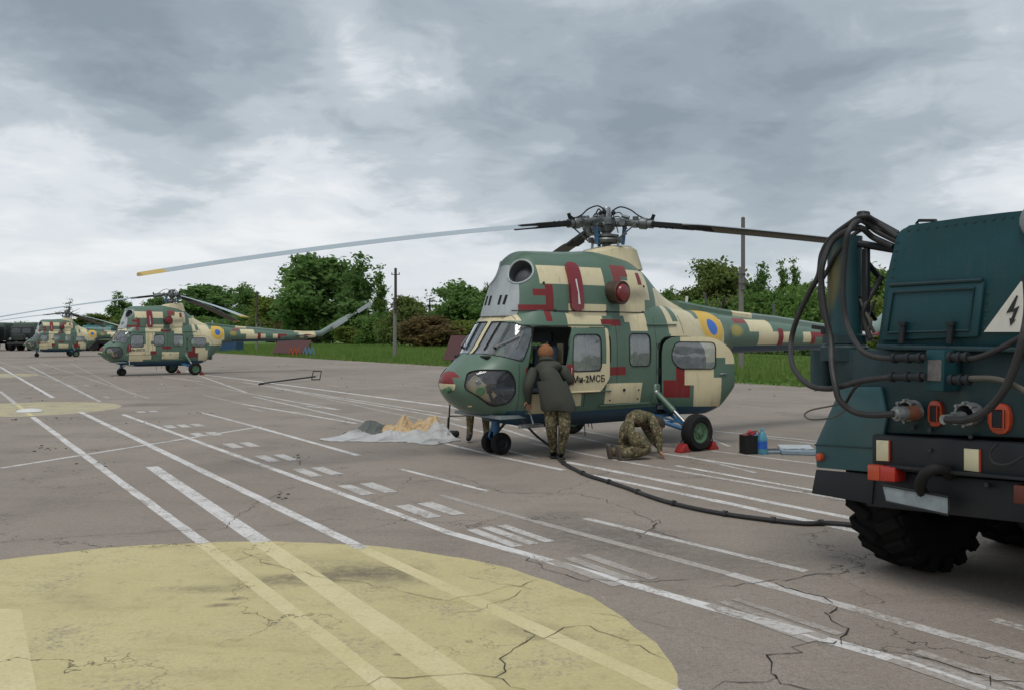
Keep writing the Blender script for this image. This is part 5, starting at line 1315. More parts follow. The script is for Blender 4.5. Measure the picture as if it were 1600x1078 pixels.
# couplings where the hoses enter the post
for (x0, x1, y) in ((1396, 1440, 559), (1392, 1440, 588.5), (1484, 1512, 558), (1486, 1514, 593)):
    q = MB()
    A, Bq = T(x0, y, F1), T(x1, y, F1); d = Bq - A
    q.cyl(A, Bq, .027, n=14); 
    for k in (.05, .55, .95): q.cyl(A + d * k - d.normalized() * .012, A + d * k + d.normalized() * .012, .035, n=14)
    q.build('hose_coupling', P_BLK, TK)
# power sockets: silvery scalloped flanges, one with a rusty plug in it
for (x, y, plug) in ((1428, 641, True), (1521, 646, False)):
    c0 = T(x, y, B0 + .03); q = MB(); r = .074
    q.lathe([(.055, .0), (.06, .10), (r, .10), (r * 1.04, .08), (r, -.02)], c0, (-1, 0, 0), 24)
    for k in range(8):
        a = k * math.pi / 4; q.cyl(c0 + Vector((-.06, math.cos(a) * r, math.sin(a) * r)), c0 + Vector((-.115, math.cos(a) * r, math.sin(a) * r)), .011, n=8)
    so = q.build('power_socket', ALU, TK)
    q = MB()
    if plug:
        A, Bq = T(1396, 646, F1), T(1438, 644, B0 - .02); d = Bq - A; q.cyl(A, A + d * .45, .036, .046, n=16, m=1); q.cyl(A + d * .45, A + d * .85, .048, n=16, m=0); q.cyl(A + d * .85, Bq, .04, n=16, m=1)
        for k in (.1, .3): q.cyl(A + d * k, A + d * (k + .08), .050, n=16, m=1)
    else:
        A, Bq = T(1474, 655, F1), T(1504, 652, B0 - .05); d = Bq - A; q.cyl(A, Bq, .032, n=14, m=1); q.cyl(A + d * .6, Bq, .044, n=14, m=1)
    q.build('socket_plug', [RUST, ALU], so)
for (x, y, wx, hy) in ((1458, 646, 11, 20.5), (1558, 654, 17, 24)):
    c0 = T(x, y, B0 - .02); wy = abs(T(x - wx, y, B0).y - T(x + wx, y, B0).y) / 2; hz_ = abs(T(x, y - hy, B0).z - T(x, y + hy, B0).z) / 2
    pr = [(wy * math.copysign(abs(math.cos(a)) ** .75, math.cos(a)), hz_ * math.copysign(abs(math.sin(a)) ** .75, math.sin(a))) for a in [2 * math.pi * k / 28 for k in range(28)]]
    q = MB(); q.prism([(c0.y + u, c0.z + v_) for u, v_ in pr], B0 - .005, B0 + .04, MX, bev=.010); lo = q.build('orange_surround', ORNG, TK)
    q = MB(); q.box((B0 - .008, c0.y, c0.z), (.02, wy * 1.15, hz_ * 1.24), bev=.006); q.build('dark_insert', P_BLK, lo)
    q = MB(); s_ = .56; q.tube([(B0 - .02, c0.y + u, c0.z + v_) for u, v_ in ((wy * s_, hz_ * .62), (-wy * s_, hz_ * .62), (-wy * s_, -hz_ * .62), (wy * s_, -hz_ * .62))], .006, 6, closed=True); q.build('insert_rim', ORNG, lo)
# beams, reflectors, lamps, plate
slab('upper_beam', [(1362, 678), (1720, 700), (1720, 760), (1362, 733)], B0 - .04, B0 + .25, P_BLK, .015)
slab('lower_beam', [(1358, 733), (1720, 762), (1720, 830), (1352, 790)], B0 + .02, B0 + .3, P_BLK, .015)
slab('bumper_lip', [(1390, 726), (1720, 757), (1720, 762), (1390, 731)], B0 - .09, B0 + .03, P_BLK, .004)
for pts, rp in (([(1369, 687), (1388, 688), (1388, 720), (1369, 719)], [(1388.4, 688), (1390, 688), (1390, 720), (1388.4, 720)]), ([(1506, 700), (1529, 702), (1529, 737), (1506, 734)], [(1529.4, 702), (1532, 702), (1532, 737), (1529.4, 737)])):
    ro = slab('reflector', pts, B0 - .052, B0 - .041, CREAM, .002); slab('red_edge', rp, B0 - .052, B0 - .041, REDL, .0, ro)
for pts, pts2 in (([(1355, 725), (1374, 727), (1374, 751), (1355, 749)], [(1374.5, 727), (1398, 730), (1398, 753), (1374.5, 751)]), ([(1583, 757), (1610, 760), (1610, 789), (1583, 786)], [(1610.5, 760), (1630, 763), (1630, 792), (1610.5, 789)])):
    lo = slab('tail_lamp', pts, B0 - .10, B0 + .03, ORNG if pts[0][0] < 1400 else REDD, .008); slab('red_lens', pts2, B0 - .10, B0 + .03, REDL if pts[0][0] < 1400 else REDD, .008, lo)
b0_ = B0 - .12
po = slab('registration_plate', [(1378, 757), (1482, 776), (1482, 804), (1384, 783)], b0_, b0_ + .008, mat('smeared pale plate', (.25, .29, .31), .5, var=.6, vscale=7, dirt=(.04, .05, .055), dirt_amt=.95), .0)
q = MB(); q.tube([T(x, y, b0_ - .002) for x, y in ((1378, 757), (1482, 776), (1482, 804), (1384, 783))], .008, 6, closed=True); q.build('plate_frame', DARKM, po)
q = MB(); q.tube(smooth_path([T(1445, 774, B0 - .06), T(1438, 760, B0 - .14), T(1444, 742, B0 - .18), T(1460, 732, B0 - .16), T(1478, 734, B0 - .08), T(1484, 742, B0)], 6), .038, 10); q.build('tow_loop', RUB, TK)
for x, y in ((1452, 703), (1541, 757), (1425, 668), (1452, 672), (1516, 682)):
    q = MB(); q.cyl(T(x, y, B0 - .06), T(x, y, B0 + .02), .014, n=8); q.build('bolt', DARKM, TK)
hose([(1560, 692, F2), (1548, 705, F2), (1552, 722, F2), (1575, 725, F2), (1600, 712, F2)], .012)
# mudguard at the left rear corner
bm_ = B0 - .01
slab('mudguard', [(1313, 604), (1375, 604), (1385, 652), (1368, 738), (1275, 730), (1273, 694)], bm_, bm_ + .035, mat('lit teal mudguard', (.026, .085, .098), .45, var=.15, vscale=3, dirt=(.06, .09, .09), dirt_amt=.4, coat=.1), .012)  # lighter teal: the light falling on this sheet is put into its colour
slab('mud_flap', [(1275, 733), (1366, 741), (1362, 787), (1268, 770)], bm_ + .02, bm_ + .04, P_BLK, .003)
q = MB(); q.lathe([(.03, 0), (.033, .02), (.025, .035), (0, .04)], T(1283, 713.5, bm_), (-1, 0, 0), 16); q.build('side_marker', ORNG, TK)
q = MB(); q.tube([T(1273, 694, bm_ - .004), T(1371, 700, bm_ - .004)], .006, 6); q.build('mudguard_crease', P_TEAL2, TK)
q = MB(); q.tube(smooth_path([T(1322, 640, bm_ - .05), T(1300, 652, bm_ - .1), T(1268, 655, bm_ - .15), T(1257, 648, bm_ - .15), T(1268, 640, bm_ - .12), T(1298, 634, bm_ - .08), T(1318, 628, bm_ - .02)], 6), .006, 6); q.build('wire_loop', HOSE2, TK)
# chassis, deck, far side and cab (mostly out of view)
q = MB(); q.box((2.4, AC + .42, .95), (6.0, .14, .26)); q.build('chassis_rail', P_BLK, TK)
q = MB(); q.box((2.4, AC - .42, .95), (6.0, .14, .26)); q.build('chassis_rail', P_BLK, TK)
q = MB(); q.box((1.0, AC, 1.36), (3.2, 2.0, .30), bev=.02); q.build('deck', P_BLK, TK)
q = MB(); q.box((3.5, AC, 1.75), (1.5, 2.2, 1.5), bev=.12, seg=3); q.box((4.9, AC, 1.35), (1.4, 1.3, .8), bev=.1, seg=2); q.build('cab', P_TEAL, TK)
for x in (0, 1.4):
    q = MB(); q.cyl((x, -.1, .63), (x, 2 * AC + .1, .63), .09, n=12); q.sphere((x, AC, .63), .24); q.build('axle', P_BLK, TK)
q = MB(); q.box((-.25, AC, .78), (.5, 1.2, .35), bev=.05); q.cyl((-.3, AC + .3, .66), (1.5, AC + .3, .66), .05, n=10); q.build('spare_tank', P_BLK, TK)
TYREB = mat('big lugged tyre', (.008, .008, .008), .9, var=.25, vscale=8, spec=.15, dirt=(.022, .021, .02), dirt_amt=.4)  # tyre colour darkened to carry the shade around the wheels
def big_wheel(x, y, parent_):
    c = Vector((x, y, .63)); b = MB(); r, wd = .60, .40
    b.lathe([(.27, -.14), (.32, -.19), (.46, -.215), (.56, -.20), (.595, -.15), (.60, 0), (.595, .15), (.56, .20), (.46, .215), (.32, .19), (.27, .14)], c, (0, 1, 0), 48)
    NL = 20
    for k in range(NL):
        for s_ in (-1, 1):
            a = 2 * math.pi * (k + (.5 if s_ > 0 else 0)) / NL; a2 = a + .16
            p0 = c + Vector((math.cos(a) * .598, s_ * .21, math.sin(a) * .598)); p1 = c + Vector((math.cos(a2) * .612, s_ * .02, math.sin(a2) * .612))
            b.bar(p0, p1, .085, .055, bev=.012, up=(math.cos(a + .08), 0, math.sin(a + .08)))
            q0 = c + Vector((math.cos(a) * .50, s_ * .212, math.sin(a) * .50)); b.bar(q0, p0 + Vector((0, s_ * .012, 0)), .085, .04, bev=.01, up=(0, s_, 0))
    w_ = b.build('wheel', TYREB, parent_); b = MB()
    for s_ in (-1, 1): b.lathe([(0, .12), (.09, .12), (.11, .06), (.2, .04), (.25, .10), (.275, .16), (.28, 0)], c, (0, s_, 0), 24)
    b.build('rim', P_BLK, w_)
for x in (0, 1.4):
    big_wheel(x, 0, TK); big_wheel(x, 2 * AC, TK)
big_wheel(5.0, 0, TK); big_wheel(5.0, 2 * AC, TK)

# ---- power cable on the ground from the truck to the nose of the helicopter
cp0 = [(1352, 826), (1300, 821), (1250, 820.5), (1200, 815), (1150, 809), (1100, 800), (1050, 788), (1010, 776), (975, 763), (945, 754), (920, 745), (897, 735), (880, 724), (868, 714), (865, 711)]
pts_ = [ground(*p) + Vector((rnd.gauss(0, .012), rnd.gauss(0, .012), .026)) for p in cp0]
q = MB(); sp_ = smooth_path(pts_, 6); q.tube(sp_, .022, 8)
q.tube([p + Vector((.02 * math.sin(i * .35), .035 + .012 * math.cos(i * .31), -.006)) for i, p in enumerate(sp_)], .015, 8)
for i in range(8, len(sp_) - 4, 9): q.cyl(sp_[i] - (sp_[i + 1] - sp_[i - 1]).normalized() * .02, sp_[i] + (sp_[i + 1] - sp_[i - 1]).normalized() * .02, .034, n=10)
hM = Matrix.Rotation(R(TH), 4, 'Z'); hM.translation = HELI.location
sock = hM @ Vector((-.02, -.60, .60)); e_ = sp_[-1]
q.tube(smooth_path([e_, e_ + Vector((-.05, .05, .10)), e_.lerp(sock, .55) + Vector((.02, -.05, -.02)), sock], 8), .018, 8)
tag(q.build('power_cable', HOSE), 'thick black power cable lying from the truck to the nearest helicopter nose', 'cable')

# ================================================================ PEOPLE
UNI, t = plain_mat('camouflage uniform cloth'); tc = t.n('ShaderNodeTexCoord'); v = tc.outputs['Object']
k1 = t.noise(v, 11, 3, .6, .6); k2 = t.noise(t.vm('ADD', v, (7, 3, 1)), 15, 3, .6, .6); k3 = t.noise(t.vm('ADD', v, (2, 9, 5)), 22, 2, .6)
c = t.mix(t.sm(k1, .5, .54), (.150, .125, .070), (.075, .075, .038)); c = t.mix(t.sm(k2, .55, .59), c, (.080, .048, .028)); c = t.mix(t.sm(k3, .58, .62), c, (.30, .26, .165)); c = t.mix(t.sm(t.noise(v, 30, 2), .64, .68), c, (.025, .024, .018))
finish(t, c, .85, t.noise(v, 9, 5, .6), .5, .03)
JKT = mat('dark olive jacket cloth', (.046, .048, .036), .8, var=.25, vscale=5, bump=.5, bscale=7); BOOT = mat('black boot leather', (.018, .016, .015), .55, var=.2, vscale=9); SKN = mat('skin', (.42, .23, .16), .55, var=.08, vscale=12); CAPM = mat('orange brown wool', (.27, .115, .05), .9, var=.25, vscale=30, bump=.6, bscale=90); BLUJ = mat('blue work jacket', (.05, .14, .32), .8, var=.2, vscale=7); SOLE = mat('grey brown boot sole', (.10, .08, .06), .8, var=.3, vscale=20); HAIR = mat('dark hair', (.03, .022, .016), .7)
BELT = mat('dark webbing belt', (.03, .035, .022), .8)
from mathutils import noise as mn
def body(name, J, E, regions, mats, parent_, root):
    """one continuous skinned figure: J name -> (pos, radius), E edges, regions edge -> material slot"""
    names = list(J); me = bpy.data.meshes.new(name); me.from_pydata([J[n][0] for n in names], [(names.index(a), names.index(b)) for a, b, *_ in E], [])
    o = bpy.data.objects.new(name, me); COL.objects.link(o)
    md = o.modifiers.new('s', 'SKIN'); md.use_smooth_shade = True; md.branch_smoothing = .6
    sv = me.skin_vertices[0].data
    for i, n in enumerate(names):
        r = J[n][1]; sv[i].radius = (r, r) if isinstance(r, (int, float)) else r; sv[i].use_root = n == root
    ss = o.modifiers.new('b', 'SUBSURF'); ss.levels = 2; ss.render_levels = 2
    bpy.context.view_layer.update()
    m2 = bpy.data.meshes.new_from_object(o.evaluated_get(bpy.context.evaluated_depsgraph_get())); bpy.data.objects.remove(o)
    m2.name = name; m2.materials.clear()
    for mm in mats: m2.materials.append(mm)
    segs = [(Vector(J[a][0]), Vector(J[b][0]), k, max(np.max(J[a][1]), .03)) for a, b, k in E]
    for f in m2.polygons:
        c = f.center; best = 9
        for a, b, k, r in segs:
            d = b - a; t_ = max(0, min(1, (c - a).dot(d) / d.length_squared)); q = (c - a - d * t_).length / r
            if q < best: best = q; f.material_index = k
        f.use_smooth = True
    return link(name, m2, parent_)
def hand(J, E, key, wrist, tip_dir, side, k=2):
    """palm with four unequal bent fingers and a thumb from its side"""
    w_ = Vector(wrist); d = Vector(tip_dir).normalized(); s_ = Vector(side).normalized(); n_ = d.cross(s_)
    J[key + 'palm'] = (tuple(w_ + d * .055), (.038, .020)); E.append((key + 'wrist', key + 'palm', k))
    for i, (off, L) in enumerate(((-.030, .068), (-.010, .078), (.011, .072), (.030, .056))):
        b = w_ + d * .092 + s_ * off; m_ = b + d * L * .5 + n_ * .006; t_ = m_ + d * L * .42 + n_ * .022
        J[f'{key}f{i}a'] = (tuple(b), .0105); J[f'{key}f{i}b'] = (tuple(m_), .0095); J[f'{key}f{i}c'] = (tuple(t_), .008)
        E += [(key + 'palm', f'{key}f{i}a', k), (f'{key}f{i}a', f'{key}f{i}b', k), (f'{key}f{i}b', f'{key}f{i}c', k)]
    b = w_ + d * .03 - s_ * .040; J[key + 't0'] = (tuple(b), .013); J[key + 't1'] = (tuple(b + d * .03 - s_ * .022 + n_ * .012), .0105); J[key + 't2'] = (tuple(b + d * .058 - s_ * .024 + n_ * .022), .009)
    E += [(key + 'palm', key + 't0', k), (key + 't0', key + 't1', k), (key + 't1', key + 't2', k)]
def head_bits(c, fwd, up, parent_, hair=None, cap=None):
    c = Vector(c); f = Vector(fwd).normalized(); u = Vector(up).normalized(); u = (u - f * u.dot(f)).normalized(); s = f.cross(u)
    b = MB(); b.tube([c + f * .088 + u * .02, c + f * .118 - u * .022, c + f * .092 - u * .03], [.010, .016, .012], 8); b.build('nose', SKN, parent_)
    for sg in (-1, 1):
        b = MB(); b.sphere(c + s * sg * .092 - f * .005, .03, u=10, v=6, sc=(.6, .6, 1)); b.build('ear', SKN, parent_)
        b = MB(); b.sphere(c + s * sg * .034 + f * .086 + u * .022, .012, u=8, v=6); b.build('eye', HAIR, parent_)
    b = MB(); b.tube([c + f * .092 - u * .052 - s * .025, c + f * .1 - u * .054, c + f * .092 - u * .052 + s * .025], .006, 6); b.build('mouth', mat('lips', (.30, .12, .10), .6), parent_)
    b = MB(); prof = []
    for k in range(9):
        am_ = R(140 if cap else 100); a = k / 8 * am_; prof.append((.115 * math.sin(am_ - a) if k < 8 else 0, .115 * math.cos(am_ - a) * 1.10))
    ax = (u * (1 if cap else .85) - f * (.42 if cap else .5)).normalized()
    b.lathe(prof, c + u * .012 - f * .008, ax, 20)
    if cap:
        for v_ in b.b.verts: v_.co += (v_.co - c).normalized() * (.010 * mn.noise(v_.co * 26) + .006 * mn.noise(v_.co * 60))
    b.build('wool_hat' if cap else 'hair', cap or HAIR, parent_)
# man leaning into the cockpit door, back to the camera
fx = ground(876, 716)
PA = thing('person', 'person in dark olive jacket and orange brown hat leaning into the open cockpit door', 'person', fx, 0, 'people working around the nearest helicopter')
o_ = Vector((fx.x, fx.y, 0))
def rel(D): return {k: (tuple(Vector(p) - o_), r) for k, (p, r) in D.items()}
J = rel({'pel': ((.63, 12.80, .88), .155), 'sp': ((.585, 12.83, 1.06), .20), 'ch': ((.53, 12.90, 1.24), (.225, .185)), 'ut': ((.505, 12.96, 1.35), (.17, .13)), 'nk': ((.495, 13.03, 1.43), .062), 'hd': ((.49, 13.08, 1.51), .098), 'ht': ((.49, 13.10, 1.58), .075),
 'ls': ((.33, 12.95, 1.31), .105), 'le': ((.225, 12.84, 1.05), .085), 'lwrist': ((.24, 12.93, .84), .045), 'rs': ((.72, 13.0, 1.31), .105), 're': ((.84, 13.0, 1.10), .085), 'rwrist': ((.74, 13.25, 1.14), .045),
 'lh': ((.545, 12.81, .82), .125), 'lk': ((.56, 12.76, .47), .092), 'la': ((.60, 13.05, .12), .062), 'lt': ((.585, 13.20, .05), .048), 'rh': ((.73, 12.80, .82), .125), 'rk': ((.745, 12.73, .47), .095), 'ra': ((.71, 12.93, .11), .058), 'rt': ((.695, 13.08, .045), .044), 'lhl': ((.605, 13.0, .055), .05), 'rhl': ((.712, 12.88, .05), .047)})
E = [('pel', 'sp', 1), ('sp', 'ch', 1), ('ch', 'ut', 1), ('ut', 'nk', 2), ('nk', 'hd', 2), ('hd', 'ht', 2), ('ut', 'ls', 1), ('ls', 'le', 1), ('le', 'lwrist', 1), ('ut', 'rs', 1), ('rs', 're', 1), ('re', 'rwrist', 1), ('pel', 'lh', 0), ('lh', 'lk', 0), ('lk', 'la', 0), ('la', 'lt', 3), ('pel', 'rh', 0), ('rh', 'rk', 0), ('rk', 'ra', 0), ('ra', 'rt', 3), ('la', 'lhl', 3), ('ra', 'rhl', 3)]
hand(J, E, 'l', J['lwrist'][0], (.05, .5, -.8), (1, 0, 0)); hand(J, E, 'r', J['rwrist'][0], (-.3, .9, .05), (.9, .3, 0))
bo = body('body', J, E, None, [UNI, JKT, SKN, BOOT], PA, 'pel')
b = MB(); rr_ = []
for k, (zz, rx, ry, cx, cy) in enumerate(((.71, .245, .19, .665, 12.80), (.73, .255, .20, .66, 12.80), (.88, .24, .19, .63, 12.81), (1.02, .23, .19, .595, 12.83), (1.14, .21, .18, .565, 12.86))):
    rr_.append([b.b.verts.new((cx + rx * math.cos(a) * (1 + .03 * math.sin(5 * a + k)) - o_.x, cy + ry * math.sin(a) * (1 + .03 * math.sin(4 * a + 2 * k)) - o_.y, zz + .012 * math.sin(3 * a))) for a in [2 * math.pi * j / 28 for j in range(28)]])
for a, c_ in zip(rr_[:-1], rr_[1:]):
    for k in range(28): b.b.faces.new((a[k], a[(k + 1) % 28], c_[(k + 1) % 28], c_[k]))
b.build('jacket_skirt', JKT, PA, angle=60)
head_bits(J['hd'][0], (-.1, 1, -.15), (0, .1, 1), PA, cap=CAPM)
b = MB(); b.torus(Vector(J['nk'][0]) + Vector((0, -.01, -.015)), (0, .35, 1), .085, .034, 22, 8); b.build('collar', JKT, PA)
# boots with soles
for ky in ('l', 'r'):
    a, tt = Vector(J[ky + 'hl'][0]), Vector(J[ky + 't'][0]); b = MB(); b.bar(a + Vector((0, 0, -.035)) - (tt - a).normalized() * .05, tt + (tt - a).normalized() * .06 + Vector((0, 0, -.03)), .095, .028, bev=.01); b.build('boot_sole', BOOT, PA)
# kneeling man bent over beside the open rear door
kx = ground(985, 716)
PB = thing('person', 'person in camouflage uniform kneeling and bent over by the open rear door', 'person', kx, 0, 'people working around the nearest helicopter'); o_ = Vector((kx.x, kx.y, 0))
J = rel({'pel': ((1.63, 12.98, .40), .205), 'sp': ((1.75, 13.10, .525), .195), 'ch': ((1.90, 13.23, .58), (.195, .165)), 'ut': ((2.02, 13.34, .56), (.15, .12)), 'nk': ((2.10, 13.42, .50), .06), 'hd': ((2.18, 13.49, .43), .098), 'ht': ((2.23, 13.53, .37), .08),
 'rs': ((2.03, 13.16, .575), .088), 're': ((2.13, 13.02, .34), .066), 'rwrist': ((2.125, 12.97, .12), .045), 'ls': ((1.93, 13.50, .56), .085), 'le': ((2.05, 13.60, .33), .065), 'lwrist': ((2.18, 13.60, .12), .045),
 'rh': ((1.72, 12.90, .34), .15), 'rk': ((1.96, 12.92, .125), .115), 'ra': ((1.63, 12.82, .11), .082), 'rt': ((1.54, 12.78, .065), .062), 'lh': ((1.62, 13.10, .34), .15), 'lk': ((1.88, 13.26, .125), .115), 'la': ((1.50, 12.98, .11), .082), 'lt': ((1.42, 12.93, .065), .062)})
E = [('pel', 'sp', 0), ('sp', 'ch', 0), ('ch', 'ut', 0), ('ut', 'nk', 1), ('nk', 'hd', 1), ('hd', 'ht', 1), ('ut', 'rs', 0), ('rs', 're', 0), ('re', 'rwrist', 0), ('ut', 'ls', 0), ('ls', 'le', 0), ('le', 'lwrist', 0), ('pel', 'rh', 0), ('rh', 'rk', 0), ('rk', 'ra', 0), ('ra', 'rt', 2), ('pel', 'lh', 0), ('lh', 'lk', 0), ('lk', 'la', 0), ('la', 'lt', 2)]
hand(J, E, 'r', J['rwrist'][0], (.35, -.1, -.6), (0, 1, 0), 1); hand(J, E, 'l', J['lwrist'][0], (.5, 0, -.6), (0, 1, 0), 1)
body('body', J, E, None, [UNI, SKN, SOLE], PB, 'pel')
head_bits(J['hd'][0], (.5, .45, -.7), (.6, .5, .5), PB)
for ky, ak in (('rt', 'ra'), ('lt', 'la')):
    tt, aa = Vector(J[ky][0]), Vector(J[ak][0]); d = (tt - aa).normalized(); b = MB(); b.box(tt + d * .03 + Vector((0, 0, .06)), (.05, .10, .22), rot=(0, R(-12), R(25)), bev=.018, seg=2); b.build('boot_sole', SOLE, PB)
# man on the far side of the nose
sx3 = ground(735, 690)
PC = thing('person', 'person on the far side of the nearest nose, only legs clearly visible below it', 'person', sx3, 0, 'people working around the nearest helicopter'); o_ = Vector((sx3.x, sx3.y, 0)); X, Y = sx3.x, sx3.y
J = rel({'pel': ((X + .10, Y - .02, .95), .15), 'sp': ((X + .16, Y - .08, 1.14), .165), 'ch': ((X + .24, Y - .14, 1.32), (.185, .15)), 'ut': ((X + .29, Y - .18, 1.43), (.16, .12)), 'nk': ((X + .34, Y - .22, 1.51), .06), 'hd': ((X + .38, Y - .25, 1.61), .098), 'ht': ((X + .39, Y - .26, 1.68), .075),
 'ls': ((X + .40, Y - .02, 1.40), .085), 'le': ((X + .55, Y - .06, 1.15), .065), 'lwrist': ((X + .62, Y - .22, 1.2), .045), 'rs': ((X + .19, Y - .34, 1.40), .085), 're': ((X + .28, Y - .46, 1.15), .065), 'rwrist': ((X + .44, Y - .48, 1.2), .045),
 'rh': ((X + .03, Y - .04, .88), .11), 'rk': ((X + .0, Y - .05, .50), .08), 'ra': ((X - .01, Y + .02, .11), .056), 'rt': ((X - .03, Y - .17, .055), .052), 'lh': ((X + .20, Y + .02, .88), .11), 'lk': ((X + .25, Y - .02, .50), .08), 'la': ((X + .27, Y + .06, .11), .056), 'lt': ((X + .32, Y - .13, .055), .052), 'rhl': ((X - .01, Y + .06, .055), .052), 'lhl': ((X + .26, Y + .10, .055), .052)})
E = [('pel', 'sp', 1), ('sp', 'ch', 1), ('ch', 'ut', 1), ('ut', 'nk', 2), ('nk', 'hd', 2), ('hd', 'ht', 2), ('ut', 'ls', 1), ('ls', 'le', 1), ('le', 'lwrist', 1), ('ut', 'rs', 1), ('rs', 're', 1), ('re', 'rwrist', 1), ('pel', 'lh', 0), ('lh', 'lk', 0), ('lk', 'la', 0), ('la', 'lt', 3), ('pel', 'rh', 0), ('rh', 'rk', 0), ('rk', 'ra', 0), ('ra', 'rt', 3), ('ra', 'rhl', 3), ('la', 'lhl', 3)]
hand(J, E, 'l', J['lwrist'][0], (.6, -.6, .1), (.6, .6, 0)); hand(J, E, 'r', J['rwrist'][0], (.8, -.3, .1), (.3, .8, 0))
body('body', J, E, None, [UNI, BLUJ, SKN, BOOT], PC, 'pel'); head_bits(J['hd'][0], (.7, -.6, -.1), (0, 0, 1), PC)

# ================================================================ SMALL THINGS ON THE APRON
from mathutils import noise as mn
def crumple(name, cx, cy, rx, ry, h, seed, m, label, cat, ang=0.0, fold=3.0, group=None, peaks=(), flat=.35):
    """a sheet of cloth lying in sharp folds over a few humps, its edge ragged and lifted in places"""
    b = bmesh.new(); rings = []; ca, sa = math.cos(ang), math.sin(ang); n = 150; NRg = 60; so = Vector((seed * 3.1, seed * 1.7, seed))
    for i in range(NRg + 1):
        f = i / NRg; ring = []
        for k in range(n):
            a = 2 * math.pi * k / n; dv = Vector((math.cos(a), math.sin(a), 0))
            rr = 1 + .34 * mn.noise(dv * 1.5 + so) + .22 * mn.noise(dv * 4.2 + so) + .07 * mn.noise(dv * 11 + so)
            x, y = dv.x * f * rr * rx, dv.y * f * rr * ry
            q = Vector((x, y, 0)) * fold + so; w_ = q + Vector((mn.noise(q * .8), mn.noise(q * .8 + Vector((9, 0, 0))), 0)) * 1.4
            hump = flat * (.6 + .4 * mn.noise(q * .6))
            for (hx, hy, hr, hh) in peaks: hump = max(hump, hh * math.exp(-(((x - hx) ** 2 + (y - hy) ** 2) / hr ** 2)))
            cre = (1 - 2.2 * abs(mn.noise(w_))) * .30 + (1 - 2.2 * abs(mn.noise(w_ * 2.1 + so))) * .20 + (1 - 2.2 * abs(mn.noise(w_ * 4.6 - so))) * .11 + .04 * mn.noise(w_ * 12)
            edge = 1 - f ** 5
            z = h * (hump * edge + cre * (.22 + .62 * hump) * (edge * .8 + .2)) + .012
            if z < .012: z = .012 + .25 * h * abs(mn.noise(w_ * 3.0))* .3
            x += .045 * mn.noise(w_ * 1.6 + Vector((0, 8, 0))); y += .045 * mn.noise(w_ * 1.6 + Vector((0, 0, 8)))
            ring.append(b.verts.new((x * ca - y * sa, x * sa + y * ca, z)))
            if i == 0: break
        rings.append(ring)
    for k in range(n): b.faces.new((rings[0][0], rings[1][k], rings[1][(k + 1) % n]))
    for a_, c_ in zip(rings[1:-1], rings[2:]):
        for k in range(n): b.faces.new((a_[k], c_[k], c_[(k + 1) % n], a_[(k + 1) % n]))
    rim = [b.verts.new((v_.co.x * .985, v_.co.y * .985, .001)) for v_ in rings[-1]]
    for k in range(n): b.faces.new((rings[-1][k], rim[k], rim[(k + 1) % n], rings[-1][(k + 1) % n]))
    me = bpy.data.meshes.new(name); b.to_mesh(me); b.free(); me.materials.append(m); me.polygons.foreach_set('use_smooth', [True] * len(me.polygons))
    return tag(link(name, me, None, (cx, cy, 0)), label, cat, group)
TARPW = mat('pale tarpaulin', (.44, .44, .435), .6, var=.2, vscale=4, dirt=(.16, .15, .14), dirt_amt=.8); TARPT = mat('tan quilted cover', (.52, .385, .22), .8, var=.35, vscale=9, dirt=(.26, .18, .10), dirt_amt=.7); TARPG = mat('grey green cover', (.105, .115, .105), .75, var=.2, vscale=6)
crumple('tarpaulin', -2.24, 15.45, .96, .50, .13, 3.1, TARPW, 'pale crumpled tarpaulin spread out flat left of the heap beside the nose', 'tarpaulin', -.06, 3.4, None, ((-.5, .12, .25, .8), (.15, .05, .3, .75), (.6, .1, .25, .9)), .30)
crumple('tarpaulin', -1.42, 15.25, .48, .50, .22, 11.7, TARPW, 'pale crumpled tarpaulin bundle at the right end of the heap', 'tarpaulin', .3, 3.6, None, ((.22, .12, .20, 1.0), (-.15, .0, .22, .55)), .25)
crumple('aircraft_cover', -1.80, 16.0, .72, .44, .27, 7.7, TARPT, 'tan quilted engine cover heaped on the pale tarpaulin', 'cover', .1, 5.6, None, ((-.42, .02, .26, .62), (-.12, .12, .2, .95), (.16, .05, .17, .7), (.40, .0, .24, 1.0)), .42)
crumple('aircraft_cover', -2.55, 15.95, .48, .36, .22, 5.2, TARPG, 'grey green folded cover on the left of the tan heap', 'cover', .2, 2.6, None, ((.1, .0, .3, .9),), .4)
# earthing stand below the nose
gp = ground(700, 682)
EStand = thing('earthing_stand', 'thin black upright rod with crossbar standing under the nearest nose', 'stand', gp)
b = MB(); b.cyl((0, 0, 0), (.03, .05, .58), .014, n=8); b.cyl((0, 0, .12), (.01, .02, .34), .020, n=8); b.build('upright', RUB, EStand)
b = MB(); b.cyl((.02, .03, .36), (.40, .02, .37), .010, n=8); b.build('crossbar', RUB, EStand)
b = MB(); b.box((.09, -.05, .06), (.22, .14, .11), bev=.03); b.build('weight', RUB, EStand)
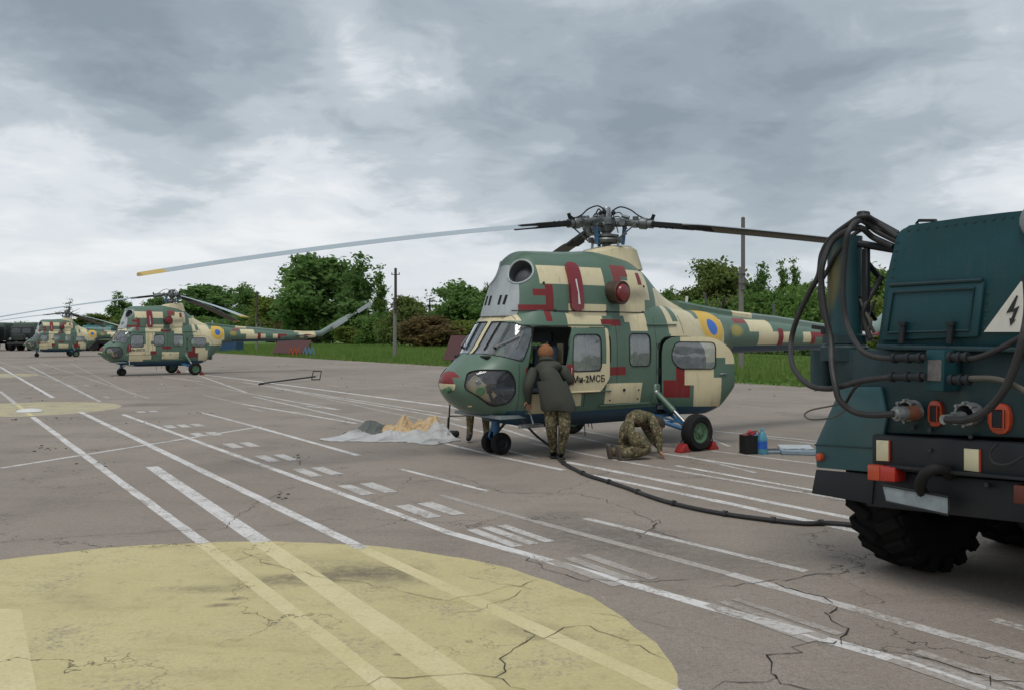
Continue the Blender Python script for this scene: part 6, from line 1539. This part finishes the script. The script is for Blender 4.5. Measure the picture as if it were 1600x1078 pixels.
# wheel chocks
CHK = mat('red chock paint', (.30, .018, .018), .5, var=.2, vscale=14, dirt=(.12, .04, .03), dirt_amt=.5)
def chock(hl, ang, y, front, label):
    M_ = Matrix.Rotation(R(ang), 4, 'Z'); M_.translation = hl.location
    s_ = -1 if front else 1
    o = thing('wheel_chock', label, 'wheel chock', M_ @ Vector((2.71 + s_ * .215, y, 0)), R(ang + (180 if front else 0)), 'red wheel chocks at the helicopters')
    b = MB(); MXX = Matrix(((1, 0, 0, 0), (0, 0, 1, 0), (0, 1, 0, 0), (0, 0, 0, 1)))
    b.prism([(0, 0), (.21, 0), (.19, .04), (.10, .135), (.075, .135), (.035, .05)], -.075, .075, MXX, bev=.008); b.build('wedge', CHK, o)
    b = MB(); b.torus((.10, 0, .145), (1, 0, 0), .032, .008, 14, 6); b.build('grip', DARKM, o)
chock(HELI, TH, -1.525, True, 'red wheel chock before the near main wheel of nearest helicopter'); chock(HELI, TH, -1.525, False, 'red wheel chock behind the near main wheel of nearest helicopter')
chock(mid, 39.5, -1.525, False, 'small red wheel chock behind near main wheel of middle helicopter'); chock(mid, 39.5, 1.525, False, 'small red wheel chock behind far main wheel of middle helicopter')
# bucket, bottle, tool cases
g_ = ground(1171.5, 708)
o = thing('tool_bin', 'black square bucket full of coloured rags beside blue water bottle', 'bucket', g_, R(12))
b = MB(); MXZ = Matrix.Identity(4)
b.prism([(-.115, -.10), (.115, -.10), (.115, .10), (-.115, .10)], 0, .005, MXZ)
for (x, y, sx, sy) in ((0, -.10, .24, .012), (0, .10, .24, .012), (-.115, 0, .012, .20), (.115, 0, .012, .20)): b.box((x, y, .14), (sx, sy, .28), bev=.003)
b.build('bin_shell', RUB, o)
for k, (x, y, zz, cm) in enumerate(((-.06, 0, .27, (.25, .06, .05)), (.02, -.03, .31, (.42, .05, .06)), (.06, .02, .27, (.05, .20, .50)), (-.03, .05, .26, (.30, .25, .22)), (.07, -.05, .25, (.06, .22, .42)))):
    b = MB(); b.sphere((x, y, zz), .055, u=12, v=8, sc=(1.2, 1, .7))
    for v_ in b.b.verts: v_.co += Vector((mn.noise(v_.co * 22 + Vector((k, 0, 0))), mn.noise(v_.co * 22 + Vector((0, k, 3))), mn.noise(v_.co * 22 + Vector((5, 0, k))))) * .025
    b.build('rag', mat('rag cloth %d' % k, cm, .85), o)
b = MB(); b.tube(smooth_path([(-.115, -.11, .27), (-.05, -.12, .33), (.06, -.12, .35), (.115, -.11, .27)], 6), .006, 6); b.build('bin_handle', DARKM, o)
g_ = ground(1191, 709)
o = thing('water_bottle', 'blue plastic water bottle with dark blue label standing by the black bucket', 'bottle', g_)
m_pet, t = plain_mat('blue bottle plastic'); gs = t.n('ShaderNodeBsdfPrincipled'); gs.inputs['Base Color'].default_value = (.16, .50, .66, 1); gs.inputs['Roughness'].default_value = .15; gs.inputs['Transmission Weight'].default_value = .55; gs.inputs['IOR'].default_value = 1.33
oo = t.n('ShaderNodeOutputMaterial'); t.l(gs.outputs[0], oo.inputs[0])
b = MB(); b.lathe([(0, 0), (.068, 0), (.075, .02), (.072, .05), (.075, .07), (.072, .16), (.075, .19), (.073, .24), (.06, .29), (.03, .335), (.022, .35), (.022, .365)], (0, 0, 0), (0, 0, 1), 24); b.build('bottle_shell', m_pet, o)
b = MB(); b.lathe([(.0765, .085), (.0765, .20)], (0, 0, 0), (0, 0, 1), 24); b.build('paper_label', mat('blue label', (.02, .10, .42), .4, var=.8, vscale=30), o)
b = MB(); b.lathe([(.026, .35), (.026, .385), (0, .387)], (0, 0, 0), (0, 0, 1), 16); b.build('cap', mat('bottle cap', (.10, .35, .55), .4), o)
TOOLC = mat('blue grey tool case', (.20, .27, .32), .5, var=.2, vscale=9, dirt=(.40, .42, .43), dirt_amt=.4)
g_ = ground(1247, 709)
o = thing('tool_case', 'open blue grey tool case lying flat between bottle and truck', 'tool case', g_, R(-8))
b = MB(); b.box((0, .0, .035), (.52, .26, .07), bev=.012); b.build('case_bottom', TOOLC, o)
b = MB(); b.box((.02, .34, .045), (.50, .28, .06), rot=(R(6), 0, R(3)), bev=.012); b.build('case_lid', mat('pale case lid', (.42, .45, .47), .5, var=.15, vscale=7), o)
for x, y, L in ((-.12, -.02, .18), (.05, .04, .14), (.14, -.05, .2)):
    b = MB(); b.bar((x - L / 2, y, .076), (x + L / 2, y + .02, .076), .022, .012, bev=.003); b.build('spanner', STEEL, o)
g_ = ground(1208, 707)
o = thing('tool_tray', 'small blue grey tray beside the water bottle', 'tray', g_, R(4))
b = MB(); b.box((0, 0, .025), (.30, .26, .05), bev=.012); b.build('tray_base', TOOLC, o)
b = MB(); b.box((0, 0, .052), (.24, .20, .006)); b.build('tray_insert', DARKM, o)
# tow bar and round cover far out on the apron
A0, A1 = ground(407, 601), ground(495, 594); o = thing('tow_bar', 'thin steel tow bar frame lying on the apron right of the middle helicopter', 'tow bar', A0)
d = A1 - A0
b = MB(); b.tube([(0, 0, .05), tuple(d * .97 + Vector((0, 0, .16)))], .03, 8); b.build('main_tube', DARKM, o)
b = MB(); b.tube([tuple(d * .02 + Vector((0, -.25, .05))), tuple(d * .9 + Vector((.0, .3, .14)))], .022, 8); b.build('side_tube', DARKM, o)
s_ = d.normalized()
b = MB(); b.tube([tuple(d + Vector((-.18, -.1, .04))), tuple(d + Vector((.14, -.1, .04))), tuple(d + Vector((.16, .1, .36))), tuple(d + Vector((-.16, .1, .36)))], .026, 8, closed=True); b.build('end_frame', DARKM, o)
b = MB(); b.bar((.0, -.2, .03), (.05, .25, .03), .05, .04); b.build('hitch', DARKM, o)
g_ = ground(46, 643)
b = MB(); b.lathe([(.27, 0), (.285, .012), (.24, .05), (.10, .075), (0, .08)], (0, 0, 0), (0, 0, 1), 32); o = b.build('round_cover', mat('chalky white paint', (.62, .62, .61), .6, var=.15, vscale=6)); o.location = g_
tag(o, 'low white round cover on the apron inside the second yellow circle', 'cover')
# ---- poles
POLW = mat('dark pole wood', (.065, .05, .042), .85, var=.3, vscale=7); POLG = mat('grey weathered pole', (.145, .13, .125), .85, var=.25, vscale=5); POLC = mat('pale concrete pole', (.19, .175, .16), .85, var=.2, vscale=5)
def pole(px, base, top, r, split, label):
    g_ = ground(px, base); H_ = EYE + (HZ - top) / FPX * g_.y; hs = EYE + (HZ - split) / FPX * g_.y
    o = thing('utility_pole', label, 'pole', g_, 0, 'old poles along the grass')
    b = MB(); b.lathe([(r * 1.1, -.3), (r * 1.1, 0), (r * .92, hs), (0, hs)], (0, 0, 0), (0, 0, 1), 12); b.build('lower_post', POLC, o)
    b = MB(); b.lathe([(r * .8, hs - 1.1), (r * .72, H_), (0, H_ + .05)], (r * .5, -r * .9, 0), (0, 0, 1), 12); b.build('upper_post', POLW if px != 1158 else POLG, o)
    b = MB(); b.torus((r * .2, -r * .4, hs - .3), (0, 0, 1), r * 1.5, .02, 16, 6); b.torus((r * .2, -r * .4, hs - .8), (0, 0, 1), r * 1.5, .02, 16, 6); b.build('wire_binding', DARKM, o)
    b = MB(); b.bar((r * .5 - .35, -r * .9, H_ - .5), (r * .5 + .35, -r * .9, H_ - .5), .05, .06); b.cyl((r * .5 - .3, -r * .9, H_ - .47), (r * .5 - .3, -r * .9, H_ - .33), .035, n=8); b.cyl((r * .5 + .3, -r * .9, H_ - .47), (r * .5 + .3, -r * .9, H_ - .33), .035, n=8)
    if px == 617: b.build('insulator_arm', DARKM, o)
    else: b.b.free()
    return o
pole(617, 558, 420, .15, 468, 'dark topped pole standing in the grass between middle and nearest helicopter'); pole(1158, 578, 341, .135, 420, 'tallest pole rising behind the tail boom of the nearest helicopter'); pole(401, 548, 456, .13, 490, 'thin distant pole above the middle helicopter tail boom')
# ---- sloping dark red fire boards with tools beneath
BRD = mat('dull red board', (.085, .034, .034), .8, var=.2, vscale=3, dirt=(.05, .035, .03), dirt_amt=.5); ORP = mat('orange painted steel', (.42, .09, .03), .6, var=.15, vscale=6); BLP = mat('pale blue painted steel', (.11, .23, .36), .6, var=.15, vscale=6)
def fire_board(px, base, w_, h_, rz, label, tools):
    g_ = ground(px, base); o = thing('fire_board', label, 'fire board', g_, rz, 'dull red sloping boards in the grass')
    n = 5
    for k in range(n):
        b = MB(); b.bar((-w_ / 2, .85 - .9 * (k + .5) / n, h_ * (1 - .82 * (k + .5) / n)), (w_ / 2, .85 - .9 * (k + .5) / n, h_ * (1 - .82 * (k + .5) / n)), math.hypot(.9, .82 * h_) / n * 1.02, .03, up=(0, -.82 * h_, .9)); b.build('board', BRD, o)
    for x in (-w_ * .45, w_ * .45):
        b = MB(); b.bar((x, .85, 0), (x, .85, h_), .07, .07); b.build('post', BRD, o)
    if tools:
        for k, (x, mm) in enumerate(((.15, ORP), (.55, ORP), (.9, ORP), (1.55, BLP), (1.95, BLP), (2.3, BLP))):
            b = MB(); b.bar((x, -.28, .0), (x + .25, -.28, h_ * .6), .09, .07); b.bar((x + .42, -.28, .0), (x + .22, -.28, h_ * .6), .09, .07); b.build('trestle', mm, o)
    return o
fire_board(452, 556, 3.4, 1.35, R(-20), 'dull red sloping board with orange and blue trestles under the middle tail boom', True)
fire_board(722, 571, 2.6, 1.75, R(-28), 'dull red sloping board in the grass behind the nearest helicopter nose', False)
g_ = ground(361, 549.5); o = thing('steel_bin', 'dark blue steel bin on the grass under the middle helicopter tail boom', 'bin', g_, R(-20))
b = MB(); b.box((0, 0, .60), (2.3, 1.4, 1.1), bev=.05); b.build('bin_body', mat('dark blue bin paint', (.016, .062, .13), .5, var=.2, vscale=2), o)
b = MB(); b.box((0, 0, 1.17), (2.4, 1.5, .08), bev=.02); b.build('bin_lid', mat('dark blue bin paint', (.016, .062, .13)), o)
# ---- parked army vehicles at the far left
ARM = mat('dark army green', (.018, .024, .022), .55, var=.2, vscale=2, dirt=(.045, .045, .04), dirt_amt=.4); CANV = mat('grey green canvas', (.085, .115, .095), .85, var=.2, vscale=2); DGL = mat('dark windscreen', (.05, .06, .07), .12, var=.2, vscale=2, spec=.8)
def army_truck(px, base, rz, label):
    g_ = ground(px, base); o = thing('army_truck', label, 'truck', g_, rz, 'army trucks parked at the far left')     # front faces -y
    b = MB(); b.box((0, -.55, 1.55), (1.30, 1.3, .75), bev=.12, seg=2); b.box((-.95, -.35, 1.25), (.55, 1.1, .14), bev=.05); b.box((.95, -.35, 1.25), (.55, 1.1, .14), bev=.05); b.box((0, -1.2, 1.45), (1.0, .06, .5), bev=.02, m=1); b.build('hood', [ARM, RUB], o)
    b = MB(); b.box((0, .75, 1.95), (2.35, 1.3, 1.75), bev=.14, seg=3); b.build('cab', ARM, o)
    for x in (-.53, .53):
        b = MB(); b.box((x, .085, 2.28), (.92, .03, .55), bev=.01); b.build('windscreen', DGL, o)
    b = MB(); b.box((0, 3.6, 2.2), (2.5, 4.2, 2.15), bev=.25, seg=3); b.build('canvas_cover', CANV, o)
    b = MB(); b.box((0, -1.35, .85), (2.3, .2, .3), bev=.04); b.build('bumper', ARM, o)
    b = MB(); b.box((0, 2.2, .9), (1.0, 7.0, .3)); b.build('chassis', RUB, o)
    for x in (-.85, .85):
        b = MB(); b.lathe([(0, .1), (.12, .09), (.15, .04), (.13, -.08)], (x, -1.15, 1.35), (0, -1, 0), 14); b.build('headlamp', ALU, o)
        for y in (-.2, 3.4, 4.8):
            b = MB(); b.lathe([(.3, -.18), (.55, -.2), (.6, -.12), (.6, .12), (.55, .2), (.3, .18), (0, .15)], (x * 1.12, y, .6), (1 if x > 0 else -1, 0, 0), 24); b.build('wheel', TYRE, o)
    return o
army_truck(33, 548, R(16), 'dark army truck with canvas cover facing us left of the farthest helicopter'); army_truck(-18, 548, R(10), 'army truck cut off by the left edge of the picture')
g_ = ground(152, 548); o = thing('fuel_truck', 'dark green fuel truck with teal tank top behind the farthest helicopter', 'truck', g_, R(8))
b = MB(); b.lathe([(0, 0), (.5, .02), (.78, .12), (.78, 3.3), (.5, 3.42), (0, 3.44)], (-1.6, 0, 2.15), (1, 0, 0), 24); b.build('tank', mat('teal tank paint', (.02, .13, .125), .4, var=.2, vscale=1.5), o)
b = MB(); b.tube([(-1.2, -.5, 2.85), (-1.2, -.5, 3.2), (1.4, -.5, 3.2), (1.4, -.5, 2.85)], .03, 6); b.tube([(-.3, -.5, 2.85), (-.3, -.5, 3.2)], .03, 6); b.build('tank_rail', ARM, o)
for x in (-.9, 0, .9):
    b = MB(); b.lathe([(.22, 0), (.22, .2), (0, .22)], (x, 0, 2.88), (0, 0, 1), 16); b.build('tank_hatch', mat('teal tank paint', (.02, .13, .125)), o)
b = MB(); b.box((2.9, 0, 1.75), (1.5, 2.2, 1.7), bev=.14, seg=2); b.build('cab', ARM, o)
b = MB(); b.box((2.9, -1.11, 2.1), (.9, .03, .55), bev=.01); b.build('side_window', DGL, o)
b = MB(); b.box((.4, 0, 1.0), (6.2, 1.6, .5), bev=.05); b.build('chassis', RUB, o)
for x in (-1.3, -.1, 3.0):
    for y in (-.95, .95):
        b = MB(); b.lathe([(.3, -.18), (.55, -.2), (.6, -.12), (.6, .12), (.55, .2), (.3, .18), (0, .15)], (x, y, .6), (0, 1 if y > 0 else -1, 0), 24); b.build('wheel', TYRE, o)
